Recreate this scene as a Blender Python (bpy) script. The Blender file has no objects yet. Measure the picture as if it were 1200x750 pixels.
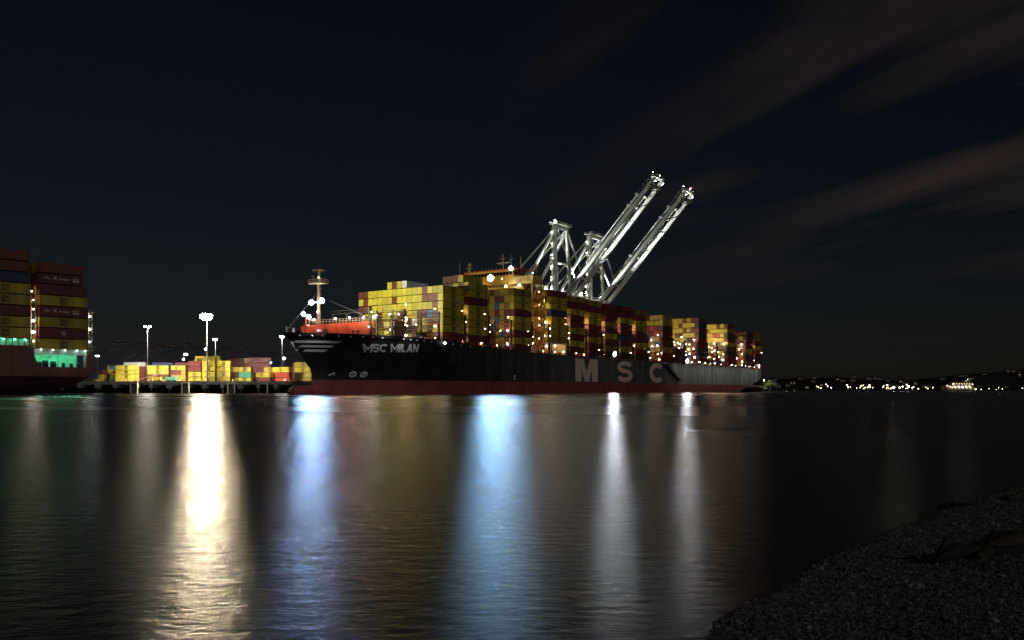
import bpy, bmesh, math, random
import numpy as np
from mathutils import Vector, Matrix

scene = bpy.context.scene
R = math.radians
random.seed(7)

# ------------------------------------------------------------------ camera
CAM_H = 1.2
cam = bpy.data.cameras.new("camera")
cam.lens = 30.9
cam.sensor_width = 36.0
cam.shift_y = 0.0689
cam.clip_start = 0.05
cam.clip_end = 30000
camo = bpy.data.objects.new("camera", cam)
camo.location = (0, 0, CAM_H)
camo.rotation_euler = (R(90), 0, 0)
scene.collection.objects.link(camo)
scene.camera = camo

# ------------------------------------------------------------------ render settings
scene.render.engine = 'CYCLES'
scene.cycles.use_denoising = True
scene.cycles.use_light_tree = True
scene.cycles.max_bounces = 5
scene.cycles.diffuse_bounces = 2
scene.cycles.glossy_bounces = 3
scene.cycles.sample_clamp_indirect = 6
scene.view_settings.view_transform = 'Standard'
scene.view_settings.look = 'None'
scene.view_settings.exposure = 0.0
scene.view_settings.gamma = 1.0

# ------------------------------------------------------------------ night sky and moon
CLOUD_DIR, CLOUD_SC, CLOUD_LOC = -28.0, (1.15, 0.34, 1), (0.33, 0.2, 0)
MOON_EL, MOON_AZ = 22.0, 146.0          # behind the camera, a little to the right
world = bpy.data.worlds.new("World")
scene.world = world
world.use_nodes = True
wn, wl = world.node_tree.nodes, world.node_tree.links
wn.clear()
out = wn.new('ShaderNodeOutputWorld')
bg = wn.new('ShaderNodeBackground')
sky = wn.new('ShaderNodeTexSky')
sky.sky_type = 'NISHITA'
sky.sun_disc = False
sky.sun_elevation = R(MOON_EL)
sky.sun_rotation = R(MOON_AZ)
sky.air_density = 1.0
sky.dust_density = 0.6
tc = wn.new('ShaderNodeTexCoord')
sep = wn.new('ShaderNodeSeparateXYZ')
wl.new(tc.outputs['Generated'], sep.inputs[0])


def wmath(op, a, b=None, clamp=False):
    n = wn.new('ShaderNodeMath')
    n.operation = op
    n.use_clamp = clamp
    for i, v in enumerate((a, b)):
        if v is None:
            continue
        if isinstance(v, (int, float)):
            n.inputs[i].default_value = v
        else:
            wl.new(v, n.inputs[i])
    return n.outputs[0]


zp = wmath('ADD', wmath('MAXIMUM', sep.outputs['Z'], 0.0), 0.06)
cx = wmath('DIVIDE', sep.outputs['X'], zp)
cy = wmath('DIVIDE', sep.outputs['Y'], zp)
comb = wn.new('ShaderNodeCombineXYZ')
wl.new(cx, comb.inputs[0])
wl.new(cy, comb.inputs[1])
rotm = wn.new('ShaderNodeMapping')
rotm.inputs['Rotation'].default_value = (0, 0, R(CLOUD_DIR))
wl.new(comb.outputs[0], rotm.inputs[0])
mp = wn.new('ShaderNodeMapping')
mp.inputs['Scale'].default_value = CLOUD_SC
mp.inputs['Location'].default_value = CLOUD_LOC
wl.new(rotm.outputs[0], mp.inputs[0])
cn = wn.new('ShaderNodeTexNoise')
cn.inputs['Scale'].default_value = 1.5
cn.inputs['Detail'].default_value = 7
cn.inputs['Roughness'].default_value = 0.47
cn.inputs['Distortion'].default_value = 0.4
wl.new(mp.outputs[0], cn.inputs['Vector'])
cr = wn.new('ShaderNodeValToRGB')
cr.color_ramp.elements[0].position = 0.46
cr.color_ramp.elements[0].color = (0, 0, 0, 1)
cr.color_ramp.elements[1].position = 0.74
cr.color_ramp.elements[1].color = (1, 1, 1, 1)
wl.new(cn.outputs['Fac'], cr.inputs[0])
# the broken cloud lies to the east (right of the view), clear to the west
east = wmath('MULTIPLY_ADD', sep.outputs['X'], 1.7, True)
east.node.inputs[2].default_value = 0.03
cfac = wmath('MULTIPLY', cr.outputs[0], east)
lowcut = wmath('MULTIPLY', wmath('SUBTRACT', sep.outputs['Z'], 0.10), 9.0, True)
cfac = wmath('MULTIPLY', cfac, lowcut)
skym = wn.new('ShaderNodeMix')
skym.data_type = 'RGBA'
skym.blend_type = 'MULTIPLY'
skym.inputs[0].default_value = 1.0
wl.new(sky.outputs[0], skym.inputs[6])
skym.inputs[7].default_value = (0.0138, 0.0136, 0.0156, 1)
cloudadd = wn.new('ShaderNodeMix')
cloudadd.data_type = 'RGBA'
cloudadd.inputs[7].default_value = (0.37, 0.235, 0.178, 1)
wl.new(cfac, cloudadd.inputs[0])
wl.new(skym.outputs[2], cloudadd.inputs[6])
wl.new(cloudadd.outputs[2], bg.inputs['Color'])
bg.inputs['Strength'].default_value = 0.10
wl.new(bg.outputs[0], out.inputs[0])

moon = bpy.data.lights.new("moon", 'SUN')
moon.energy = 0.20
moon.angle = R(0.5)
moon.color = (1.0, 0.94, 0.88)
mo = bpy.data.objects.new("moon", moon)
az, el = R(MOON_AZ), R(MOON_EL)
to_moon = Vector((math.sin(az) * math.cos(el), math.cos(az) * math.cos(el), math.sin(el)))
mo.rotation_euler = to_moon.to_track_quat('Z', 'Y').to_euler()
mo.location = (60, -60, 80)
scene.collection.objects.link(mo)

COL = scene.collection.objects


# ================================================================== materials
def mat(name, color, rough=0.6, var=0.25, scale=0.6, metal=0.0, spec=0.5, bump=0.0, coords='Object', streak=False):
    m = bpy.data.materials.new(name)
    m.use_nodes = True
    nt = m.node_tree
    b = nt.nodes['Principled BSDF']
    b.inputs['Roughness'].default_value = rough
    b.inputs['Metallic'].default_value = metal
    b.inputs['Specular IOR Level'].default_value = spec
    t = nt.nodes.new('ShaderNodeTexCoord')
    n = nt.nodes.new('ShaderNodeTexNoise')
    n.inputs['Scale'].default_value = scale
    n.inputs['Detail'].default_value = 6
    n.inputs['Roughness'].default_value = 0.62
    if streak:
        mpn = nt.nodes.new('ShaderNodeMapping')
        mpn.inputs['Scale'].default_value = (1.0, 1.0, 0.14)
        nt.links.new(t.outputs[coords], mpn.inputs[0])
        nt.links.new(mpn.outputs[0], n.inputs['Vector'])
    else:
        nt.links.new(t.outputs[coords], n.inputs['Vector'])
    r = nt.nodes.new('ShaderNodeValToRGB')
    lo = [max(0, c * (1 - var)) for c in color]
    hi = [min(1, c * (1 + var * 0.7)) for c in color]
    r.color_ramp.elements[0].position = 0.32
    r.color_ramp.elements[0].color = (*lo, 1)
    r.color_ramp.elements[1].position = 0.70
    r.color_ramp.elements[1].color = (*hi, 1)
    nt.links.new(n.outputs['Fac'], r.inputs[0])
    nt.links.new(r.outputs[0], b.inputs['Base Color'])
    if bump:
        bp = nt.nodes.new('ShaderNodeBump')
        bp.inputs['Strength'].default_value = bump
        bp.inputs['Distance'].default_value = 0.05
        nt.links.new(n.outputs['Fac'], bp.inputs['Height'])
        nt.links.new(bp.outputs[0], b.inputs['Normal'])
    return m


def emit(name, color, strength):
    m = bpy.data.materials.new(name)
    m.use_nodes = True
    nt = m.node_tree
    nt.nodes.clear()
    o = nt.nodes.new('ShaderNodeOutputMaterial')
    e = nt.nodes.new('ShaderNodeEmission')
    e.inputs[0].default_value = (*color, 1)
    e.inputs[1].default_value = strength
    nt.links.new(e.outputs[0], o.inputs[0])
    return m


def paint(name, color, rough=0.5, wear=0.3):
    """container paint: corrugation ribs as fine relief, rust and grime"""
    m = mat(name, color, rough, wear, 0.9, coords='Object', streak=True)
    nt = m.node_tree
    b = nt.nodes['Principled BSDF']
    t = nt.nodes.new('ShaderNodeTexCoord')
    w = nt.nodes.new('ShaderNodeTexWave')
    w.wave_type = 'BANDS'
    w.bands_direction = 'X'
    w.inputs['Scale'].default_value = 1.1
    nt.links.new(t.outputs['Object'], w.inputs['Vector'])
    bp = nt.nodes.new('ShaderNodeBump')
    bp.inputs['Strength'].default_value = 0.35
    bp.inputs['Distance'].default_value = 0.04
    nt.links.new(w.outputs['Fac'], bp.inputs['Height'])
    nt.links.new(bp.outputs[0], b.inputs['Normal'])
    # a slightly different age of paint on each box
    oi = nt.nodes.new('ShaderNodeObjectInfo')
    ma = nt.nodes.new('ShaderNodeMapRange')
    ma.inputs['To Min'].default_value = 0.78
    ma.inputs['To Max'].default_value = 1.12
    nt.links.new(oi.outputs['Random'], ma.inputs['Value'])
    mx = nt.nodes.new('ShaderNodeMix')
    mx.data_type = 'RGBA'
    mx.blend_type = 'MULTIPLY'
    mx.inputs[0].default_value = 1.0
    src = b.inputs['Base Color'].links[0].from_socket
    nt.links.new(src, mx.inputs[6])
    nt.links.new(ma.outputs[0], mx.inputs[7])
    nt.links.new(mx.outputs[2], b.inputs['Base Color'])
    return m


PAINT = {
    'Y': paint('yellow_paint', (0.54, 0.43, 0.05)),
    'O': paint('ochre_paint', (0.36, 0.25, 0.05)),
    'M': paint('maroon_paint', (0.17, 0.042, 0.038)),
    'R': paint('red_paint', (0.42, 0.06, 0.03)),
    'N': paint('navy_paint', (0.04, 0.06, 0.16)),
    'K': paint('rust_red_paint', (0.20, 0.05, 0.035)),
    'B': paint('blue_paint', (0.05, 0.17, 0.42)),
    'G': paint('green_paint', (0.07, 0.36, 0.22)),
    'W': paint('white_paint', (0.55, 0.56, 0.55)),
    'D': paint('brown_paint', (0.10, 0.06, 0.045)),
}
CNAME = {'Y': 'yellow', 'O': 'ochre', 'M': 'maroon', 'R': 'red', 'K': 'dark red', 'N': 'navy blue', 'B': 'bright blue',
         'G': 'green', 'W': 'pale grey', 'D': 'dark brown'}
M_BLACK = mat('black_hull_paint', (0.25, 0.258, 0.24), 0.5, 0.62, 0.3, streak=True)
def tone_along(m, x0, x1, stops):
    """multiply the paint colour by tones that change along the length"""
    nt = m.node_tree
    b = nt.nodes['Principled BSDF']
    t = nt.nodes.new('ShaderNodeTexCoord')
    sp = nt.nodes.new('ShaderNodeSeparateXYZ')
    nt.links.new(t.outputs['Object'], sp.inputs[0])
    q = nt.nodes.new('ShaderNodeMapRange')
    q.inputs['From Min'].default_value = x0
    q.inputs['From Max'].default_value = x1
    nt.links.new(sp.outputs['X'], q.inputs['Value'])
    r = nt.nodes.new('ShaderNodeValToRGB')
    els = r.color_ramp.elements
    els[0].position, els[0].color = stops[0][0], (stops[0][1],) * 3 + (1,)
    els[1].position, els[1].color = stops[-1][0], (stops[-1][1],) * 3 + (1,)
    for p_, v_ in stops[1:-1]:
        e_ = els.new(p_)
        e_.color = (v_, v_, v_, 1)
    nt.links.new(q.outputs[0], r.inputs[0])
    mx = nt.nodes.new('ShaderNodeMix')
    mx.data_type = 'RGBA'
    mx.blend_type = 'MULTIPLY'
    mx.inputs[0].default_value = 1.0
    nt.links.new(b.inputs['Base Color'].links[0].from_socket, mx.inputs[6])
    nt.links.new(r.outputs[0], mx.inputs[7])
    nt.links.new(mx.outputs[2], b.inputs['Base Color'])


tone_along(M_BLACK, 0, 300, ((0.0, .10), (.16, .24), (.3, .46), (.60, .50), (.85, .80)))  # paler aft, darker at the bow flare: light and shade put into the paint
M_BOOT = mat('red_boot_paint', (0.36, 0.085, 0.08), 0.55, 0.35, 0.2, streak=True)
tone_along(M_BOOT, 0, 320, ((0.0, 1.0), (.5, .80), (1.0, .42)))  # boot colour gets darker towards the stern
M_MAROONHULL = mat('maroon_hull_paint', (0.25, 0.095, 0.088), 0.5, 0.3, 0.25, streak=True)
M_DARKHULL = mat('dark_red_hull_paint', (0.055, 0.014, 0.014), 0.55, 0.3, 0.25, streak=True)
M_DECK = mat('deck_red_oxide', (0.24, 0.075, 0.055), 0.7, 0.35, 0.4)
M_STEEL = mat('dark_steel', (0.055, 0.05, 0.047), 0.6, 0.4, 0.8)
M_ORANGE = mat('orange_red_paint', (0.52, 0.085, 0.035), 0.55, 0.25, 0.4)
M_BEIGE = mat('cream_paint', (0.62, 0.52, 0.36), 0.5, 0.2, 0.5)
M_YELHOUSE = mat('yellow_house_paint', (0.66, 0.46, 0.10), 0.5, 0.2, 0.3)
M_ORTOWER = mat('ochre_tower_paint', (0.55, 0.30, 0.09), 0.55, 0.3, 0.5)
M_WHITE = mat('white_steel_paint', (0.74, 0.74, 0.68), 0.45, 0.18, 0.3)
M_CRANE = mat('crane_paint', (0.68, 0.70, 0.66), 0.45, 0.2, 0.15)
M_CONC = mat('concrete', (0.30, 0.29, 0.28), 0.8, 0.35, 0.35)
M_PILE = mat('pile_timber', (0.055, 0.045, 0.04), 0.85, 0.4, 0.8)
M_FENDER = mat('fender_frame', (0.78, 0.70, 0.50), 0.6, 0.25, 0.8)
M_POLE = mat('galvanised_steel', (0.45, 0.46, 0.47), 0.4, 0.2, 0.5, metal=0.4)
M_GLASSDARK = mat('dark_glass', (0.012, 0.014, 0.018), 0.12, 0.2, 0.5)
M_LETTER = mat('faded_letter_paint', (0.90, 0.68, 0.55), 0.6, 0.35, 0.7)
M_NAME = mat('grey_letter_paint', (0.85, 0.85, 0.86), 0.6, 0.2, 0.9)
M_EMBLEM = mat('emblem_black', (0.02, 0.018, 0.015), 0.6, 0.2, 1)
M_WHITELET = mat('white_letter_paint', (0.72, 0.70, 0.68), 0.6, 0.2, 1)
M_HILL = mat('hill_forest', (0.035, 0.036, 0.036), 0.95, 0.4, 0.01)
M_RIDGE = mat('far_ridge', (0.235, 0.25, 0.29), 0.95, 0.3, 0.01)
M_HOUSE = mat('house_wall', (0.22, 0.20, 0.18), 0.8, 0.3, 0.3)
M_ROOF = mat('house_roof', (0.08, 0.06, 0.055), 0.8, 0.3, 0.3)
M_BARK = mat('bark', (0.06, 0.045, 0.035), 0.9, 0.4, 3)
M_LEAF = mat('leaf_green', (0.085, 0.12, 0.035), 0.6, 0.5, 0.5)
M_LOG = mat('driftwood', (0.075, 0.062, 0.035), 0.85, 0.5, 5, bump=0.5)
M_WEED = mat('dry_seaweed', (0.03, 0.026, 0.018), 0.85, 0.5, 9)
M_GRASSBANK = mat('bank_grass', (0.10, 0.11, 0.045), 0.9, 0.5, 0.2)
M_SHED = mat('shed_sheet', (0.32, 0.33, 0.34), 0.6, 0.2, 0.3)

E_WARMDECK = emit('warm_deck_lamp', (1.0, 0.70, 0.40), 50)
E_WHITEDECK = emit('white_deck_lamp', (1.0, 0.92, 0.85), 50)
E_PINKDECK = emit('rosy_deck_lamp', (1.0, 0.60, 0.42), 50)
E_RAILPINK = emit('rosy_rail_lamp', (1.0, 0.60, 0.42), 230)
E_RAILWHITE = emit('white_rail_lamp', (1.0, 0.90, 0.80), 230)
E_BIG = emit('sodium_white_flood', (1.0, 0.82, 0.55), 3000)
E_MASTBLUE = emit('blue_white_flood', (0.36, 0.59, 1.0), 900)
E_BRIDGE = emit('cool_white_flood', (0.36, 0.68, 1.0), 1900)
E_HULLW = emit('white_side_flood', (0.84, 0.92, 1.0), 3300)
E_YARD = emit('white_yard_lamp', (0.90, 0.95, 1.0), 45)
E_CRANE = emit('crane_lamp', (1.0, 0.93, 0.78), 150)
E_APEX = emit('crane_apex_lamp', (1.0, 0.92, 0.78), 260)
E_RED = emit('red_beacon', (1.0, 0.03, 0.05), 30)
E_GREEN = emit('green_white_deck_lamp', (0.10, 1.0, 0.48), 130)
E_GREENW = emit('pale_green_lamp', (0.62, 1.0, 0.84), 90)
E_FARWARM = emit('far_warm_lamp', (1.0, 0.74, 0.36), 14)
E_FARBRIGHT = emit('far_bright_lamp', (1.0, 0.82, 0.50), 50)
E_FARWHITE = emit('far_white_lamp', (1.0, 0.94, 0.85), 10)
E_FARRED = emit('far_orange_lamp', (1.0, 0.42, 0.25), 8)
E_WIN = emit('warm_window_light', (1.0, 0.70, 0.38), .55)
E_OPEN = emit('lit_opening_light', (1.0, 0.74, 0.42), 1.5)
E_WINDIM = emit('dim_window_light', (1.0, 0.66, 0.42), 0.16)


# ================================================================== mesh helpers
class MB:
    def __init__(self):
        self.v, self.f, self.m = [], [], []

    def poly(self, pts, mi=0):
        i = len(self.v)
        self.v += [tuple(p) for p in pts]
        self.f.append(tuple(range(i, i + len(pts))))
        self.m.append(mi)
        return self

    def hexa(self, p, mi=0):
        """p: 8 corners, bottom 4 then top 4 counter-clockwise"""
        i = len(self.v)
        self.v += [tuple(q) for q in p]
        for a in ((3, 2, 1, 0), (4, 5, 6, 7), (0, 1, 5, 4), (1, 2, 6, 5), (2, 3, 7, 6), (3, 0, 4, 7)):
            self.f.append(tuple(i + k for k in a))
            self.m.append(mi)
        return self

    def box(self, x0, x1, y0, y1, z0, z1, mi=0):
        return self.hexa([(x0, y0, z0), (x1, y0, z0), (x1, y1, z0), (x0, y1, z0),
                          (x0, y0, z1), (x1, y0, z1), (x1, y1, z1), (x0, y1, z1)], mi)

    def beam(self, p, q, w, h=None, mi=0, up=(0, 0, 1)):
        h = w if h is None else h
        p, q = Vector(p), Vector(q)
        d = (q - p).normalized()
        u = Vector(up)
        if abs(d.dot(u)) > 0.98:
            u = Vector((1, 0, 0))
        s = d.cross(u).normalized()
        u = s.cross(d).normalized()
        c = [(-s * w - u * h) / 2, (s * w - u * h) / 2, (s * w + u * h) / 2, (-s * w + u * h) / 2]
        return self.hexa([p + k for k in c] + [q + k for k in c], mi)

    def tube(self, pts, radii, n=8, mi=0, cap=True):
        rings = []
        for k, p in enumerate(pts):
            p = Vector(p)
            a = Vector(pts[max(0, k - 1)])
            b = Vector(pts[min(len(pts) - 1, k + 1)])
            d = (b - a).normalized()
            u = Vector((0, 0, 1)) if abs(d.z) < 0.9 else Vector((1, 0, 0))
            s = d.cross(u).normalized()
            u = s.cross(d).normalized()
            r = radii[k] if isinstance(radii, (list, tuple)) else radii
            i0 = len(self.v)
            for j in range(n):
                t = 2 * math.pi * j / n
                self.v.append(tuple(p + s * math.cos(t) * r + u * math.sin(t) * r))
            rings.append(i0)
        for k in range(len(rings) - 1):
            for j in range(n):
                a, b = rings[k] + j, rings[k] + (j + 1) % n
                c, d_ = rings[k + 1] + (j + 1) % n, rings[k + 1] + j
                self.f.append((a, b, c, d_))
                self.m.append(mi)
        if cap:
            self.f.append(tuple(rings[0] + j for j in range(n))[::-1])
            self.m.append(mi)
            self.f.append(tuple(rings[-1] + j for j in range(n)))
            self.m.append(mi)
        return self

    def mesh(self, name, mats):
        me = bpy.data.meshes.new(name)
        me.from_pydata(self.v, [], self.f)
        for m in (mats if isinstance(mats, (list, tuple)) else [mats]):
            me.materials.append(m)
        me.polygons.foreach_set('material_index', self.m)
        me.update()
        return me

    def build(self, name, mats, parent=None, smooth=False):
        me = self.mesh(name, mats)
        if smooth:
            me.polygons.foreach_set('use_smooth', [True] * len(me.polygons))
        return put(name, me, parent)


def put(name, data, parent=None, loc=None, rz=None):
    o = bpy.data.objects.new(name, data)
    COL.link(o)
    if parent is not None:
        o.parent = parent
    if loc is not None:
        o.location = loc
    if rz is not None:
        o.rotation_euler = (0, 0, rz)
    return o


def tag(o, label=None, cat=None, group=None, kind=None):
    for k, v in (('label', label), ('category', cat), ('group', group), ('kind', kind)):
        if v:
            o[k] = v
    return o


def thing(name, label, cat, loc=(0, 0, 0), rz=0.0, group=None):
    return tag(put(name, None, None, loc, rz), label, cat, group)


def copy_tree(o, parent=None):
    c = o.copy()
    COL.link(c)
    c.parent = parent
    for ch in list(o.children):
        copy_tree(ch, c)
    return c


OCT = [(1, 0, 0), (-1, 0, 0), (0, 1, 0), (0, -1, 0), (0, 0, 1), (0, 0, -1)]
OCTF = [(0, 2, 4), (2, 1, 4), (1, 3, 4), (3, 0, 4), (2, 0, 5), (1, 2, 5), (3, 1, 5), (0, 3, 5)]
_lamp_cache = {}


def lamp_mesh(r, m):
    k = (round(r, 3), m.name)
    if k not in _lamp_cache:
        bm = bmesh.new()
        bmesh.ops.create_icosphere(bm, subdivisions=1, radius=r)
        me = bpy.data.meshes.new('lamp')
        bm.to_mesh(me)
        bm.free()
        me.materials.append(m)
        _lamp_cache[k] = me
    return _lamp_cache[k]


def lamp(parent, loc, r, m, name='lamp'):
    return put(name, lamp_mesh(r, m), parent, loc)


def flood(parent, loc, r, m, d, name='flood_lamp'):
    """a floodlight: bulb in a dish that opens along d"""
    d = Vector(d).normalized()
    c = Vector(loc)
    mb = MB()
    n = 14
    u = d.cross(Vector((0, 0, 1))).normalized()
    v = u.cross(d)
    prof = ((-1.5, .25), (-1.25, .95), (-.6, 1.5), (.95, 1.85))
    for k, (a, q) in enumerate(prof):
        for j in range(n):
            t = 2 * math.pi * j / n
            mb.v.append(tuple(c + d * a * r + (u * math.cos(t) + v * math.sin(t)) * q * r))
    for k in range(len(prof) - 1):
        for j in range(n):
            mb.f.append((k * n + j, k * n + (j + 1) % n, (k + 1) * n + (j + 1) % n, (k + 1) * n + j))
            mb.m.append(0)
    mb.f.append(tuple(range(n))[::-1])
    mb.m.append(0)
    o = mb.build(name, M_POLE, parent)
    put('bulb', lamp_mesh(r, m), o, loc)
    return o


def spot(parent, loc, target, power, color, angle=60, blend=0.6, radius=0.4, name='spot_beam'):
    """a spot beam aimed at target"""
    l = bpy.data.lights.new(name, 'SPOT')
    l.energy = power
    l.color = color
    l.spot_size = R(angle)
    l.spot_blend = blend
    l.shadow_soft_size = radius
    o = bpy.data.objects.new(name, l)
    COL.link(o)
    o.parent = parent
    o.location = loc
    d = Vector(loc) - Vector(target)
    o.rotation_euler = d.to_track_quat('Z', 'Y').to_euler()
    return o


def text_mesh(s, size, name, m, spacing=1.0, extrude=0.0, bold=0.0):
    cu = bpy.data.curves.new(name, 'FONT')
    cu.body = s
    cu.size = size
    cu.space_character = spacing
    cu.extrude = extrude
    cu.offset = bold
    o = bpy.data.objects.new(name, cu)
    COL.link(o)
    dg = bpy.context.evaluated_depsgraph_get()
    me = bpy.data.meshes.new_from_object(o.evaluated_get(dg))
    bpy.data.objects.remove(o)
    bpy.data.curves.remove(cu)
    me.name = name
    me.materials.clear()
    me.materials.append(m)
    return me


def bounds(me):
    a = np.empty(len(me.vertices) * 3)
    me.vertices.foreach_get('co', a)
    a = a.reshape(-1, 3)
    return a


def fit_text(me, x0, x1, z0, z1):
    """stretch flat text (x right, y up) into x0..x1, z0..z1 of an upright panel facing -y"""
    a = bounds(me)
    lo, hi = a.min(0), a.max(0)
    b = np.empty_like(a)
    b[:, 0] = x0 + (a[:, 0] - lo[0]) / (hi[0] - lo[0]) * (x1 - x0)
    b[:, 2] = z0 + (a[:, 1] - lo[1]) / (hi[1] - lo[1]) * (z1 - z0)
    b[:, 1] = -a[:, 2]
    me.vertices.foreach_set('co', b.ravel())
    me.update()
    return b


# ================================================================== water
WAVE, ROUGH = 0.015, (0.25, 0.29)


def build_water():
    mb = MB()
    mb.poly([(-9000, -300, 0), (9000, -300, 0), (9000, 9000, 0), (-9000, 9000, 0)])
    m = bpy.data.materials.new('harbour_water')
    m.use_nodes = True
    nt = m.node_tree
    nt.nodes.clear()
    N, L = nt.nodes.new, nt.links.new
    o = N('ShaderNodeOutputMaterial')
    t = N('ShaderNodeTexCoord')
    mp1 = N('ShaderNodeMapping')
    mp1.inputs['Scale'].default_value = (0.7, 1.0, 1.0)
    L(t.outputs['Object'], mp1.inputs[0])
    # chop: every octave about equally steep, from half-metre waves to centimetre ripples
    n1 = N('ShaderNodeTexNoise')
    n1.inputs['Scale'].default_value = 6.5
    n1.inputs['Detail'].default_value = 6
    n1.inputs['Roughness'].default_value = 0.62
    L(mp1.outputs[0], n1.inputs['Vector'])
    bp = N('ShaderNodeBump')
    bp.inputs['Strength'].default_value = 1.0
    bp.inputs['Distance'].default_value = WAVE
    L(n1.outputs['Fac'], bp.inputs['Height'])
    # cat's paws: belts of smoother and rougher water
    mp2 = N('ShaderNodeMapping')
    mp2.inputs['Scale'].default_value = (0.006, 0.03, 1.0)
    L(t.outputs['Object'], mp2.inputs[0])
    n2 = N('ShaderNodeTexNoise')
    n2.inputs['Scale'].default_value = 1.0
    n2.inputs['Detail'].default_value = 3
    L(mp2.outputs[0], n2.inputs['Vector'])
    mr = N('ShaderNodeMapRange')
    mr.inputs['From Min'].default_value = 0.3
    mr.inputs['From Max'].default_value = 0.7
    mr.inputs['To Min'].default_value = ROUGH[0]
    mr.inputs['To Max'].default_value = ROUGH[1]
    L(n2.outputs['Fac'], mr.inputs['Value'])
    g = N('ShaderNodeBsdfGlossy')
    g.distribution = 'BECKMANN'
    L(mr.outputs[0], g.inputs['Roughness'])
    L(bp.outputs[0], g.inputs['Normal'])
    d = N('ShaderNodeBsdfDiffuse')
    d.inputs['Color'].default_value = (0.004, 0.006, 0.008, 1)
    f = N('ShaderNodeFresnel')
    f.inputs['IOR'].default_value = 1.33
    L(bp.outputs[0], f.inputs['Normal'])
    mx = N('ShaderNodeMixShader')
    L(f.outputs[0], mx.inputs[0])
    L(d.outputs[0], mx.inputs[1])
    L(g.outputs[0], mx.inputs[2])
    L(mx.outputs[0], o.inputs[0])
    tag(mb.build('water', m), 'dark rippled harbour water streaked with lamp reflections', None, None, 'structure')


build_water()


# ================================================================== the pebble beach
SH_Y = [-30, -8, -3, 0, 2, 3.5, 4.23, 4.7, 6.78, 8.69, 11.5, 14, 20, 45]
SH_X = [-40, -14, -6, -2.5, -0.45, 0.52, 0.98, 1.24, 2.70, 4.27, 6.98, 9.9, 17.4, 60]


def shore_x(y):
    return np.interp(y, SH_Y, SH_X)


def beach_z(x, y):
    d = (x - shore_x(y)) * 0.72
    return np.where(d < 0, d * 0.16, 0.95 * (1 - np.exp(-d * 0.135))) + 0.012 * np.sin(x * 2.3 + y) * np.sin(y * 1.7) - 0.006


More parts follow.
